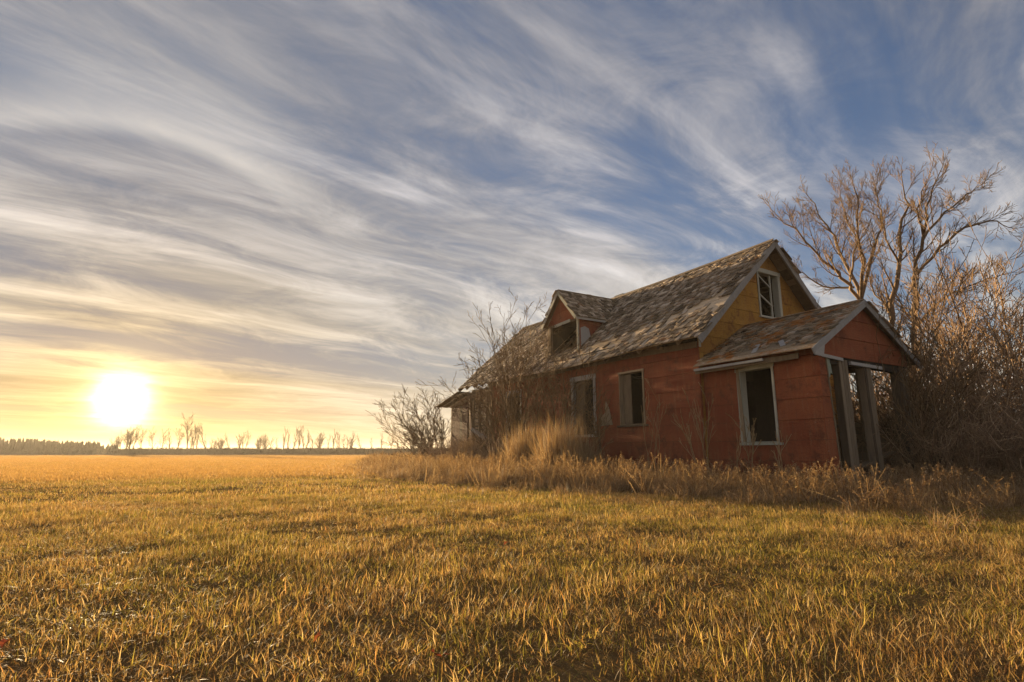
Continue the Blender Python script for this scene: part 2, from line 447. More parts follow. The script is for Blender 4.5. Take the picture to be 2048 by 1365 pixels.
# ------------------------------------------------------------------ ground and hills
def build_ground():
    xs = np.array([-1200, -700, -250, -90, -30, -12, -4, 4, 12, 30, 90, 250, 700, 1200.0])
    ys = np.array([-600, -200, -40, -8, 0, 6, 14, 30, 70, 150, 400, 800, 1200.0])
    V = [(x, y, 0.0) for y in ys for x in xs]; nx = len(xs)
    F = [(j * nx + i, j * nx + i + 1, (j + 1) * nx + i + 1, (j + 1) * nx + i) for j in range(len(ys) - 1) for i in range(nx - 1)]
    tag(mesh_obj('ground', V, F, M['ground']), kind='structure')
    # a low wooded rise far across the fields
    r = np.random.default_rng(5); V = []; F = []; n = 160
    for i in range(n + 1):
        x = -1150 + 2300 * i / n
        h = 4.6 + 1.3 * math.sin(i * 0.11 + 1) + 0.8 * math.sin(i * 0.37) + r.uniform(-0.25, 0.25) + (2.0 if i > 50 else 0.0) * 0.5
        V += [(x, 900 + 25 * math.sin(i * .2), -0.5), (x, 925 + 25 * math.sin(i * .2), h * 0.75), (x, 960, h), (x, 1060, -0.5)]
        if i < n:
            k = i * 4; F += [(k + j, k + 4 + j, k + 5 + j, k + 1 + j) for j in range(3)]
    tag(mesh_obj('hill', V, F, M['hill'], smooth=False), kind='structure')
build_ground()

# ------------------------------------------------------------------ the farmhouse
YAW = -0.5343
HOUSE = Vector((4.18155, 12.42924, 0.0))
LP, S, EP, AP, WP = 2.658, 0.108, 2.6285, 3.5637, 3.1684     # porch length, inset, eave, apex, width
EM, AM, WM, LM, EO, RM = 3.3729, 5.8180, 5.2782, 11.7206, 0.336, 0.35
SLM = (AM - EM) / (WM / 2); SLP = (AP - EP) / (WP / 2)
house = empty('farmhouse', HOUSE, -YAW)
tag(house, 'abandoned red farmhouse with weathered shingle roof, dormer and open gabled porch', 'house')
Hm = Matrix.Translation(HOUSE) @ Matrix.Rotation(-YAW, 4, 'Z')
X, Y, Z = np.eye(3)
CAM_L = np.array(Hm.inverted() @ Vector((0, 0, CAM_H)))


def clip_poly(poly, outline):
    """Sutherland-Hodgman, both counter-clockwise"""
    res = [tuple(p) for p in poly]
    for i in range(len(outline)):
        a, b = outline[i], outline[(i + 1) % len(outline)]
        side = lambda p: (b[0] - a[0]) * (p[1] - a[1]) - (b[1] - a[1]) * (p[0] - a[0])
        new = []
        for j in range(len(res)):
            p, q = res[j], res[(j + 1) % len(res)]; sp, sq = side(p), side(q)
            if sp >= 0: new.append(p)
            if (sp >= 0) != (sq >= 0):
                k = sp / (sp - sq); new.append((p[0] + (q[0] - p[0]) * k, p[1] + (q[1] - p[1]) * k))
        res = new
        if len(res) < 3: return []
    return res


def cut(rects, op):
    out = []
    for (a, b, c, d) in rects:
        o0, o1, o2, o3 = op
        if o1 <= a or o0 >= b or o3 <= c or o2 >= d: out.append((a, b, c, d)); continue
        if o0 > a: out.append((a, o0, c, d))
        if o1 < b: out.append((o1, b, c, d))
        m0, m1 = max(a, o0), min(b, o1)
        if o2 > c: out.append((m0, m1, c, o2))
        if o3 < d: out.append((m0, m1, o3, d))
    return out


def area(p): return 0.5 * abs(sum(p[i][0] * p[(i + 1) % len(p)][1] - p[(i + 1) % len(p)][0] * p[i][1] for i in range(len(p))))


def wall_shell(name, O, U, N, outline, ops, th, mat, parent):
    """structural wall with real openings; U horizontal, Z up, N outward"""
    us = [p[0] for p in outline]; vs_ = [p[1] for p in outline]
    rects = [(min(us), max(us), min(vs_), max(vs_))]
    for op in ops: rects = cut(rects, op)
    mb = MB()
    for (a, b, c, d) in rects:
        p = clip_poly([(a, c), (b, c), (b, d), (a, d)], outline)
        if len(p) >= 3 and area(p) > 1e-4:
            mb.prism([O + U * q[0] + Z * q[1] for q in p], -np.asarray(N) * th)
    return mb.build(name, mat, parent)


def siding(O, U, N, outline, ops, ch, mat, parent, seed, lmin=2.8, lmax=5.2, miss=()):
    """courses of sheet siding, each sheet a piece of its own, laps and joints open"""
    r = random.Random(seed)
    us = [p[0] for p in outline]; vs_ = [p[1] for p in outline]
    v = min(vs_)
    while v < max(vs_) - 0.02:
        v1 = min(v + ch * r.uniform(0.96, 1.04), max(vs_)); u = min(us) - r.uniform(0, lmax)
        while u < max(us):
            u1 = u + r.uniform(lmin, lmax)
            rects = [(u + 0.001, u1 - 0.001, v + 0.003, v1 - 0.001)]
            for op in ops: rects = cut(rects, op)
            for (a, b, c, d) in rects:
                p = clip_poly([(a, c), (b, c), (b, d), (a, d)], outline)
                if len(p) < 3 or area(p) < 0.004: continue
                t0 = 0.007 + r.uniform(0, 0.003)
                offs = [np.asarray(N) * (t0 + 0.013 * (1 - (q[1] - v) / ch)) for q in p]
                MB().prism([O + U * q[0] + Z * q[1] + np.asarray(N) * 0.002 for q in p], offs).build('siding_panel', mat, parent)
            u = u1
        v = v1


# --- walls
W1 = (1.76, 2.62, 1.27, 2.60); W2 = (3.70, 4.68, 1.05, 2.62); W3 = (7.6, 8.5, 1.2, 2.6)
long_out = [(0, 0.05), (9.6, 0.05), (9.6, 3.02), (0, 3.02)]
O0 = np.zeros(3)
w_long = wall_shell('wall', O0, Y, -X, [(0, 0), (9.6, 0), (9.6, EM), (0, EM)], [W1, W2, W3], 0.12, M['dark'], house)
siding(O0, Y, -X, long_out, [W1, W2, W3], 0.39, M['siding'], w_long, 1)
GW = (2.32, 3.12, 3.93, 5.08); GDOOR = (1.0, 1.85, 0.3, 2.25)
gable_out = [(0, 0.0), (WM, 0.0), (WM, EM), (WM / 2, AM), (0, EM)]
w_gab = wall_shell('gable_wall', O0 + Y * 0.001, X, -Y, gable_out, [GW, GDOOR], 0.12, M['dark'], house)
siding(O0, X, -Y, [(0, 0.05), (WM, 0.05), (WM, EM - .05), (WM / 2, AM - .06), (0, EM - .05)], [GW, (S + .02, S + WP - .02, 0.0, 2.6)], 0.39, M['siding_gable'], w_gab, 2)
MB().box(-0.022, 0.012, -0.022, -0.013, 0.05, 3.02).build('corner_seam', M['siding'], w_gab)
wall_shell('wall', O0 + X * WM, Y, X, [(0, 0), (LM, 0), (LM, EM), (0, EM)], [], 0.12, M['dark'], house)
wall_shell('gable_wall', O0 + Y * LM, X, Y, [(0.9, 0), (WM, 0), (WM, EM), (WM / 2, AM), (0.9, EM + .8)], [], 0.12, M['dark'], house)
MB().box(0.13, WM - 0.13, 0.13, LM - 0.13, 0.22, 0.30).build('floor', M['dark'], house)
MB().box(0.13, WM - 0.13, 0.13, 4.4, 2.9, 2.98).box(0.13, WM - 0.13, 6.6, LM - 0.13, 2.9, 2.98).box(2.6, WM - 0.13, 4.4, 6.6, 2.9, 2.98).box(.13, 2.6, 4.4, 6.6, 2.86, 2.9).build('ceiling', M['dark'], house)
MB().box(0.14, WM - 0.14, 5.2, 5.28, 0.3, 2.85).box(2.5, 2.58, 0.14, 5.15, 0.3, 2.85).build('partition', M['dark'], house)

# dark boards and a rotted frieze under the eave
fr = MB()
y = 0.02
rr = random.Random(4)
fz = MB().beam((-0.03, 0.0, 2.97), (-0.03, 2.2, 3.03), 0.03, 0.14).beam((-0.03, 2.25, 3.01), (-0.03, 5.0, 3.02), 0.03, 0.10).beam((-0.03, 5.05, 3.0), (-0.03, 9.5, 3.02), 0.03, 0.12)
fz.build('frieze_board', M['frame'], house)
MB().beam((-0.06, 1.0, 3.03), (-0.12, 1.75, 3.14), 0.025, 0.07).build('loose_board', M['frame'], house)

# --- main roof
def sag(x, y):
    k = max(0.0, min(1.0, y / LM)); s = math.sin(math.pi * k)
    return -0.075 * s * (0.5 + 0.5 * max(0, x) / (WM / 2)) - 0.06 * math.exp(-((y - 4.3) / 1.6) ** 2) * math.exp(-((x + 0.2) / 0.6) ** 2) + 0.012 * math.sin(y * 2.1 + x * 3)


CT, ST = math.cos(math.atan(SLM)), math.sin(math.atan(SLM))
def roofP(u, v, side=-1):
    """u along the ridge, v up the slope from the eave edge"""
    x = -EO + v * CT; z = EM + x * SLM + sag(x, u)
    return np.array([x if side < 0 else WM - x, u, z])


VR = (WM / 2 + EO) / CT
raf = MB()
for i in range(20):
    yy = -RM + 0.04 + i * (LM + RM + 0.1) / 19
    for sd in (-1, 1):
        raf.beam(roofP(yy, 0.05, sd) - Z * 0.075, roofP(yy, VR - 0.03, sd) - Z * 0.075, 0.045, 0.09)
roof = raf.build('roof', M['frame'], house)

DY, DX, DE0, DE1, DA = 5.57, 0.30, 4.74, 6.40, 5.63      # dormer: centre, front, sides, apex
DZE = 4.72
def in_dormer(x, y):
    return DX - 0.02 < x and DE0 + 0.02 < y < DE1 - 0.02 and (EM + x * SLM) < DA - abs(y - DY) * ((DA - DZE) / 0.83)


n_b = 24; bw = VR / n_b
for i in range(n_b):
    v0, v1 = i * bw + 0.004, (i + 1) * bw - 0.004
    xm = -EO + 0.5 * (v0 + v1) * CT
    y0 = -RM + rr.uniform(-0.01, 0.01)
    cuts = [y0]
    while cuts[-1] < LM: cuts.append(min(cuts[-1] + rr.uniform(2.2, 3.9), LM + rr.uniform(0, 0.06)))
    for a, b in zip(cuts[:-1], cuts[1:]):
        segs = [(a, b)]
        hit = [yy for yy in np.arange(DE0, DE1, 0.05) if in_dormer(xm, yy)]
        if hit:
            h0, h1 = min(hit), max(hit); segs2 = []
            for (p, q) in segs:
                if q <= h0 or p >= h1: segs2.append((p, q))
                else:
                    if p < h0: segs2.append((p, h0))
                    if q > h1: segs2.append((h1, q))
            segs = segs2
        for (p, q) in segs:
            if q - p < 0.06: continue
            n = max(2, int((q - p) / 0.8) + 1); V = []; F = []
            lift = rr.uniform(0, 0.004)
            for k in range(n):
                yy = p + 0.004 + (q - p - 0.008) * k / (n - 1)
                for v_, z_ in ((v0, 0), (v1, 0), (v1, 0.02 + lift), (v0, 0.02 + lift)):
                    V.append(roofP(yy, v_) + np.array([-ST, 0, CT]) * z_)
            for k in range(n - 1):
                c = k * 4
                for e in range(4): F.append((c + e, c + (e + 1) % 4, c + 4 + (e + 1) % 4, c + 4 + e))
            F += [(3, 2, 1, 0), tuple(range(4 * n - 4, 4 * n))]
            mesh_obj('sheathing_board', V, F, M['tan'], roof)
# right-hand slope decking
mb = MB()
for i in range(n_b):
    v0, v1 = i * bw + 0.003, (i + 1) * bw - 0.003
    mb.prism([roofP(-RM, v0, 1), roofP(-RM, v1, 1), roofP(LM, v1, 1), roofP(LM, v0, 1)], np.array([ST, 0, CT]) * 0.02)
tag(mb.build('roof_decking', M['frame'], roof), kind='stuff')

# shingle units: thick ragged butt, feathered top
SH = []
for i in range(7):
    r = random.Random(40 + i); j = lambda a: r.uniform(-a, a)
    v = [(-.5 + j(.03), j(.06), 0.05), (0.0, j(.08), 0.05), (.5 + j(.03), j(.06), 0.05), (.5, 1, 0), (-.5, 1, 0)]
    top = [(p[0], p[1] + (0.01 if k < 3 else 0), (1.0 + j(.35) if k < 3 else 0.3)) for k, p in enumerate(v)]
    V = v + top
    F = [(4, 3, 2, 1, 0), (5, 6, 7, 8, 9)] + [(k, (k + 1) % 5, 5 + (k + 1) % 5, 5 + k) for k in range(5)]
    SH.append((V, F))
SHM = {}


def shingles(parent, Pf, U, V, N, u0, u1, v1, expo, wid, keep, n_ind, mat, seed, v0=0.0, rough=1.0):
    r = random.Random(seed); items = []
    nrow = int((v1 - v0) / expo)
    for row in range(nrow + 1):
        v = v0 + row * expo - 0.02
        u = u0 - r.uniform(0, wid)
        while u < u1:
            w = wid * r.uniform(0.55, 1.45); uc = u + w / 2; u += w + 0.004
            if uc < u0 - 0.01 or uc > u1 + 0.01 or not keep(uc, v): continue
            ln = min(expo * 2.3, v1 - v + 0.03)
            if ln < expo * 0.4: continue
            ang = r.gauss(0, 0.035 * rough) + (r.uniform(-0.35, 0.35) if r.random() < 0.05 * rough else 0)
            slip = r.gauss(0, 0.012 * rough) - (r.uniform(0, 0.10) if r.random() < 0.08 * rough else 0)
            p = Pf(uc, max(v + slip, -0.04)) + np.asarray(N) * (0.024 + 0.003 * r.random())
            ca, sa_ = math.cos(ang), math.sin(ang)
            u_ = np.asarray(U) * ca + np.asarray(V) * sa_; v_ = np.asarray(V) * ca - np.asarray(U) * sa_
            lift = (r.uniform(0.0, 0.03) + (r.uniform(0.03, 0.09) if r.random() < 0.12 else 0)) * rough
            v_ = unit(v_ - np.asarray(N) * (0.045 + lift)); n_ = np.cross(u_, v_)
            if n_ @ np.asarray(N) < 0: n_ = -n_
            p = p + np.asarray(N) * (0.045 + lift) * ln * 0.55
            items.append((np.linalg.norm(p - CAM_L), p, u_ * w, v_ * ln, n_ * (0.018 + 0.014 * r.random()), r.randrange(7)))
    items.sort(key=lambda t: t[0])
    for (dd, p, a, b, c, k) in items[:n_ind]:
        key = (k, mat.name)
        if key not in SHM:
            me = bpy.data.meshes.new('shingle'); me.from_pydata(SH[k][0], [], SH[k][1]); me.materials.append(mat); SHM[key] = me
        o = bpy.data.objects.new('shingle', SHM[key]); COL.objects.link(o); o.parent = parent
        mtx = Matrix.Identity(4)
        for i in range(3):
            mtx[i][0], mtx[i][1], mtx[i][2], mtx[i][3] = a[i], b[i], c[i], p[i]
        o.matrix_local = mtx
    if items[n_ind:]:
        VV, FF = [], []
        for (dd, p, a, b, c, k) in items[n_ind:]:
            o_ = len(VV); VV += [p + a * q[0] + b * q[1] + c * q[2] for q in SH[k][0]]
            FF += [tuple(i + o_ for i in f) for f in SH[k][1]]
        tag(mesh_obj('shingle_field', VV, FF, mat, parent), kind='stuff')


nz = lambda u, v, s: math.sin(u * 3.1 * s + 1.3) * math.sin(v * 5.3 * s + u * 1.7 + 0.4) + 0.6 * math.sin(u * 7.9 * s + v * 9.1 + 2.0)
hole_r = random.Random(77)
def keep_main(u, v):
    x = -EO + v * CT
    if in_dormer(x + 0.02, u): return False
    # a long strip of stripped boards runs down from the near rake to below the dormer
    cx = 0.62 - 0.145 * min(u, 5.0) + 0.03 * math.sin(u * 2.2)
    wd = 0.27 + 0.09 * math.sin(u * 1.9 + 1.0)
    d = abs(x - cx) / wd + 0.32 * nz(u, v, 1.0)
    if u < 5.9 and d < 0.75: return hole_r.random() < 0.10
    if u < 5.9 and d < 1.25: return hole_r.random() < 0.68
    if 2.0 < u < 6.5 and x < 0.05: return hole_r.random() < 0.72
    return hole_r.random() < 0.975


shingles(roof, lambda u, v: roofP(u, v), Y, np.array([CT, 0, ST]), np.array([-ST, 0, CT]), -RM, LM + 0.03, VR, 0.16, 0.125, keep_main, 300, M['shingle'], 21)
shingles(roof, lambda u, v: roofP(u, v, 1), Y, np.array([-CT, 0, ST]), np.array([ST, 0, CT]), -RM, LM, VR, 0.2, 0.22, lambda u, v: True, 0, M['shingle'], 22)
for a, b in ((-RM, 1.6), (1.62, 4.4), (4.43, 8.0), (8.03, LM)):
    pa, pb = roofP(a, VR), roofP(b, VR)
    MB().beam(pa + np.array([-0.05, 0, 0.03]), pb + np.array([-0.05, 0, 0.03]), 0.13, 0.022, up=(-ST, 0, CT)).build('ridge_board', M['frame'], roof)
# rake boards of both gables
for sd in (-1, 1):
    p0, p1 = roofP(-RM, -0.03, sd), roofP(-RM, VR, sd)
    o = -Y * 0.016
    MB().beam(p0 + o - Z * 0.06, p1 + o - Z * 0.055, 0.028, 0.15, up=np.cross(p1 - p0, Y) * (1 if sd < 0 else -1)).build('rake_board', M['trim'], roof)
    q0, q1 = roofP(LM + 0.04, -0.03, sd), roofP(LM + 0.04, VR, sd)
    MB().beam(q0 - Z * 0.05, q1 - Z * 0.05, 0.028, 0.13, up=np.cross(q1 - q0, Y) * (1 if sd < 0 else -1)).build('rake_board', M['frame'], roof)
MB().beam((-0.05, -0.10, 3.25), (-0.05, -0.10, 2.9), 0.025, 0.05).build('loose_board', M['pale_trim'], house)
# stub of a chimney just past the ridge
ch = MB().box(2.62, 3.05, 5.3, 5.72, 5.45, 5.86).build('chimney', M['brick'], roof)

# --- dormer
dl = DA - DZE
mbd = MB()
def dz(y): return DA - abs(y - DY) * dl / 0.83
front = [(DE0, 3.64), (DE1, 3.64), (DE1, DZE), (DY, DA - 0.02), (DE0, DZE)]
DWO = (4.80, 6.20, 3.66, 4.56)
rects = cut([(DE0, DE1, 3.64, DA)], DWO)
for (a, b, c, d) in rects:
    p = clip_poly([(a, c), (b, c), (b, d), (a, d)], front)
    if len(p) >= 3: mbd.prism([(DX, q[0], q[1]) for q in p], (0.06, 0, 0))
for yy, dy in ((DE0, 0.05), (DE1, -0.05)):
    xe = (DZE - EM) / SLM
    mbd.prism([(DX + 0.061, yy, EM + DX * SLM - .02), (xe, yy, DZE), (DX + 0.061, yy, DZE)], (0, dy, 0))
mbd.box(1.6, 1.66, DE0 + .06, DE1 - .06, 3.0, 4.9)     # plank wall seen at the back of the opening
dormer = mbd.build('dormer', M['frame'], house)
siding(np.array([DX, 0, 0]), Y, -X, [(DE0 + .03, 4.62), (DE1 - .03, 4.62), (DY, DA - 0.08)], [DWO], 0.36, M['siding'], dormer, 5)
xe = (DZE - EM) / SLM
siding(np.array([0, DE0, 0]), X, -Y, [(DX + .03, 3.72), (xe - .02, DZE - .03), (DX + .03, DZE - .03)], [], 0.36, M['siding'], dormer, 6)
MB().prism([(DX + .05, DE0 - .022, 3.74), (DX + .42, DE0 - .022, 4.06), (DX + .36, DE0 - .022, 4.30), (DX + .2, DE0 - .022, 4.36), (DX + .05, DE0 - .022, 4.30)], (0, -0.012, 0)).build('patch_board', M['trim'], dormer)
for yy, w in ((6.24, 0.10), (4.77, 0.05)):
    MB().beam((DX - 0.02, yy, 3.62), (DX - 0.02, yy, 4.62), 0.04, w, up=(0, 1, 0)).build('window_post', M['frame'] if yy > 5 else M['pale_trim'], dormer)
MB().beam((DX - 0.03, 5.95, 4.56), (DX - 0.03, 5.12, 4.60), 0.03, 0.09).build('window_head', M['pale_trim'], dormer)
DN = 0.83; dsl = math.hypot(DN + 0.10, (DN + 0.10) * dl / DN)
for sd in (-1, 1):     # the two little slopes; -1 faces the near gable
    cs, sn = (DN) / math.hypot(DN, dl), dl / math.hypot(DN, dl)
    Nn = np.array([0, sd * sn, cs]); Vv = np.array([0, -sd * cs, sn])
    e0 = np.array([0, DY + sd * (DN + 0.10), DA - (DN + 0.10) * dl / DN])
    Pd = lambda u, v, e0=e0, Vv=Vv: e0 + X * u + Vv * v
    xr = lambda v, e0=e0, sn=sn: (e0[2] + v * sn - EM) / SLM
    MB().prism([Pd(DX - 0.16, 0), Pd(xr(0) - .02, 0), Pd(xr(dsl) - .02, dsl), Pd(DX - 0.16, dsl)], Nn * 0.02).build('dormer_decking', M['frame'], dormer)
    shingles(dormer, Pd, X, Vv, Nn, DX - 0.17, 2.5, dsl, 0.115, 0.12, lambda u, v, xr=xr: u < xr(max(v, 0)) + 0.05, 150 if sd < 0 else 60, M['shingle'], 31 + sd)
    MB().beam(Pd(DX - 0.18, -0.02) - Nn * 0.03, Pd(DX - 0.18, dsl) - Nn * 0.03, 0.025, 0.10, up=Nn).build('rake_board', M['pale_trim'], dormer)
    MB().beam(Pd(DX - 0.16, -0.012) - Z * 0.025, Pd(xr(0) - 0.03, -0.012) - Z * 0.025, 0.02, 0.07).build('eave_board', M['trim'], dormer)
MB().beam((DX - 0.18, DY, DA + 0.035), (2.40, DY, DA + 0.035), 0.10, 0.02).build('ridge_board', M['frame'], dormer)

# --- windows of the long wall
def window(O, U, N, r, mat, left=0.10, right=0.05, head=0.06, sill=0.12, reveal=0.10, head_tilt=0.0):
    a, b, c, d = r; O = np.asarray(O, float); N = np.asarray(N, float)
    P = lambda u, v, n=0.0: O + U * u + Z * v + N * n
    w = MB()      # the lining of the opening
    for (p, q, e, g) in ((a, a + 0.02, c, d), (b - 0.02, b, c, d), (a + .02, b - .02, d - 0.02, d), (a + .02, b - .02, c, c + 0.02)):
        w.prism([P(p, e, -0.125), P(q, e, -0.125), P(q, g, -0.125), P(p, g, -0.125)], N * (0.125 + 0.018))
    win = w.build('window', mat, house)
    def board(nm, p, q, e, g, n0, n1, tilt=0.0):
        MB().prism([P(p, e, n0), P(q, e + tilt, n0), P(q, g + tilt, n0), P(p, g, n0)], N * (n1 - n0)).build(nm, mat, win)
    if left: board('casing', a - left + 0.022, a + 0.018, c - 0.02, d + 0.005, 0.021, 0.042)
    if right: board('casing', b - 0.018, b + right - 0.022, c - 0.02, d + 0.005, 0.021, 0.042)
    if head: board('head_casing', a - left, b + right, d - 0.005, d + head, 0.022, 0.048, head_tilt)
    if sill: board('sill', a - sill, b + sill, c - 0.05, c - 0.004, -0.02, 0.075)
    return win
win1 = window(O0, Y, -X, W1, M['frame'], 0.05, 0.05, 0.04)
win2 = window(O0, Y, -X, W2, M['trim'], 0.10, 0.10, 0.12)
MB().prism([(0.06, 4.22, 1.09), (0.06, 4.64, 1.09), (0.06, 4.64, 2.58), (0.06, 4.22, 2.58)], (0.02, 0, 0)).build('plank', M['frame'], win2)
MB().prism([(0.05, 2.28, 1.3), (0.05, 2.58, 1.3), (0.05, 2.58, 2.57), (0.05, 2.28, 2.57)], (0.02, 0, 0)).build('plank', M['frame'], win1)
win3 = window(O0, Y, -X, W3, M['trim'], 0.08, 0.08, 0.08)
MB().prism([(-0.024, 2.95, 1.30), (-0.024, 3.45, 1.28), (-0.024, 3.42, 1.55), (-0.024, 3.25, 1.62), (-0.024, 3.2, 1.95), (-0.024, 3.08, 1.75)], (-0.01, 0, 0)).build('bare_patch', M['frame'], w_long)

# upper gable window: casing, a loose sash and fallen glazing bars
wu = window(O0, X, -Y, GW, M['pale_trim'], 0.06, 0.10, 0.10, 0.06, head_tilt=-0.02)
P = lambda u, v, n=0.0: np.array([u, -n, v])
MB().beam(P(2.86, 3.96, -.03), P(2.86, 5.05, -.03), 0.04, 0.035, up=(0, 1, 0)).build('sash_stile', M['pale_trim'], wu)
MB().beam(P(2.36, 5.02, -.02), P(2.85, 4.72, -.02), 0.03, 0.03, up=(0, 1, 0)).build('glazing_bar', M['pale_trim'], wu)
MB().beam(P(2.36, 4.52, -.02), P(2.85, 4.25, -.02), 0.03, 0.03, up=(0, 1, 0)).build('glazing_bar', M['pale_trim'], wu)

# --- porch
PX0, PX1 = S, S + WP
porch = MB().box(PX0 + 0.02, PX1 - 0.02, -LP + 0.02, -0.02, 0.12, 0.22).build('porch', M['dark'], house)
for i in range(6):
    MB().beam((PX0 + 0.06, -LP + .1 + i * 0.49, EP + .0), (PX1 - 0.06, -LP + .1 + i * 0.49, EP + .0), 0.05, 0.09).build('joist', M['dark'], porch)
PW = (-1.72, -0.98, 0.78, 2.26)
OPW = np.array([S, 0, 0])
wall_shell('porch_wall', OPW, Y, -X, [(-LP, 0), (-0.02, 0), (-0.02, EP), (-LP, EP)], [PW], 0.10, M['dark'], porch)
siding(OPW, Y, -X, [(-LP, 0.05), (-0.02, 0.05), (-0.02, EP - .14), (-LP, EP - .14)], [PW], 0.39, M['siding'], porch, 8)
pwin = window(OPW, Y, -X, PW, M['pale_trim'], 0.05, 0.11, 0.12, 0.10, head_tilt=-0.03)
MB().beam((S - 0.045, -0.99, 0.8), (S - 0.045, -0.93, 2.30), 0.03, 0.06, up=(0, 1, 0)).build('sash_stile', M['frame'], pwin)
# narrow red return at the corner, then the open front under a header
OPF = np.array([0, -LP, 0])
wall_shell('corner_wall', OPF, X, -Y, [(PX0, 0), (PX0 + .30, 0), (PX0 + .18, EP - .05), (PX0, EP - .05)], [], 0.09, M['dark'], porch)
siding(OPF, X, -Y, [(PX0 - .018, 0.05), (PX0 + .31, 0.05), (PX0 + .19, EP - .28), (PX0 - .018, EP - .28)], [], 0.39, M['siding'], porch, 9)
MB().beam((PX0 + .318, -LP - .01, 0.1), (PX0 + .198, -LP - .01, EP - .28), 0.02, 0.05, up=(0, 1, 0)).build('corner_trim', M['frame'], porch)
gp = [(PX0 - .01, 2.34), (PX1 + .01, 2.34), (PX1 + .01, EP), (PX0 + WP / 2, AP - .03), (PX0 - .01, EP)]
wall_shell('porch_gable', OPF + Y * 0.002, X, -Y, gp, [], 0.08, M['dark'], porch)
siding(OPF, X, -Y, [(PX0 - .01, 2.36), (PX1 + .01, 2.36), (PX1 + .01, EP - .03), (PX0 + WP / 2, AP - .07), (PX0 - .01, EP - .03)], [], 0.39, M['siding'], porch, 10)
MB().beam((PX0 + .1, -LP - .03, 2.345), (PX0 + .72, -LP - .03, 2.315), 0.05, 0.06).build('header_board', M['trim'], porch)
MB().beam((PX0 + .98, -LP - .03, 2.27), (PX0 + 2.1, -LP - .03, 2.255), 0.05, 0.06).build('header_board', M['trim'], porch)
MB().beam((PX0 + .05, -LP + .06, 2.30), (PX1 - .05, -LP + .06, 2.30), 0.10, 0.16).build('porch_beam', M['dark'], porch)
def boxed_post(x, y, w, d, lean, top=2.32, mat=M['post']):
    """four planks nailed into a hollow box, a little out of plumb"""
    b0 = np.array([x + lean, y, 0.05]); t0 = np.array([x, y, top])
    core = MB().beam(b0, t0, w * .8, d * .8, up=(0, 1, 0)).build('porch_post', M['dark'], porch)
    n = 3
    for i in range(n):
        o = X * (w / n) * (i - 1)
        MB().beam(b0 + o - Y * d / 2, t0 + o - Y * d / 2 + X * 0.01 * (i - 1), w / n - 0.006, 0.022, up=(0, 1, 0)).build('post_plank', mat, core)
    for sgn in (-1, 1):
        MB().beam(b0 + X * sgn * w / 2, t0 + X * sgn * w / 2, 0.022, d, up=(0, 1, 0)).build('post_plank', mat, core)
boxed_post(0.88, -LP + .06, 0.27, 0.13, 0.03)
boxed_post(1.72, -LP + .06, 0.24, 0.13, 0.06)
boxed_post(PX1 - 0.2, -LP + .08, 0.30, 0.16, 0.0)
for yy in (-1.75, -0.9, -0.12):
    MB().beam((PX1 - .06, yy, 0.1), (PX1 - .06, yy + .03, EP), 0.10, 0.12, up=(0, 1, 0)).build('porch_stud', M['frame'], porch)
MB().beam((PX1 - .06, -LP + .1, 1.2), (PX1 - .06, -.1, 1.17), 0.04, 0.09).build('porch_rail', M['frame'], porch)
MB().beam((PX1 - .06, -LP + .1, EP - .05), (PX1 - .06, -.1, EP - .05), 0.09, 0.15).build('porch_beam', M['frame'], porch)
MB().prism([(PX0 + .24, -LP - .012, 2.33), (PX0 + .23, -LP - .012, 1.93), (PX0 + .32, -LP - .002, 1.97), (PX0 + .36, -LP + .008, 2.05), (PX0 + .44, -LP + .02, 2.03), (PX0 + .38, -LP + .01, 2.33)][::-1], (0, 0.008, 0)).build('torn_sheet', M['sheet'], porch)
for i in range(5):
    MB().beam((PX1 - .02, -2.45 + .02 * i, .3 + i * .19), (PX1 - .02, -.95 + rr.uniform(-.3, .1), .31 + i * .19), .02, .17).build('side_board', M['frame'], porch)
# debris on the porch floor
for i, (a, b) in enumerate((((0.4, -2.5, .26), (2.2, -2.2, .3)), ((.7, -2.3, .3), (1.5, -1.2, .45)), ((1.0, -2.55, .27), (2.6, -2.5, .6)))):
    MB().beam(a, b, 0.14, 0.03).build('fallen_plank', M['frame'], porch)

CTP, STP = math.cos(math.atan(SLP)), math.sin(math.atan(SLP)); EOP = 0.336
VRP = (WP / 2 + EOP) / CTP
def porchP(u, v, side=-1):
    x = -EOP + v * CTP; z = EP + x * SLP - 0.02 * math.sin(math.pi * max(0, min(1, -u / LP)))
    return np.array([PX0 + x if side < 0 else PX1 - x, u, z])
RPO = 0.12
for sd in (-1, 1):
    nb = 12
    for i in range(nb):
        v0, v1 = i * VRP / nb + 0.004, (i + 1) * VRP / nb - 0.004
        nn = np.array([sd * STP, 0, CTP])
        MB().prism([porchP(-LP - RPO, v0, sd), porchP(-LP - RPO, v1, sd), porchP(-0.02, v1, sd), porchP(-0.02, v0, sd)], nn * (0.018 + 0.004 * rr.random())).build('sheathing_board', M['frame'] if i % 3 else M['shingle_porch'], porch)
pr = random.Random(9)
def keep_porch(u, v):
    if v < 0.24 + 0.10 * math.sin(u * 3): return False
    if v < 0.62 + 0.12 * nz(u, v, 1.2) and u < -0.9: return pr.random() < 0.25
    return pr.random() < 0.97
shingles(porch, lambda u, v: porchP(u, v), Y, np.array([CTP, 0, STP]), np.array([-STP, 0, CTP]), -LP - RPO, -0.03, VRP, 0.125, 0.125, keep_porch, 300, M['shingle_porch'], 51, rough=1.1)
shingles(porch, lambda u, v: porchP(u, v, 1), Y, np.array([-CTP, 0, STP]), np.array([STP, 0, CTP]), -LP - RPO, -0.03, VRP, 0.18, 0.2, lambda u, v: True, 0, M['shingle_porch'], 52)
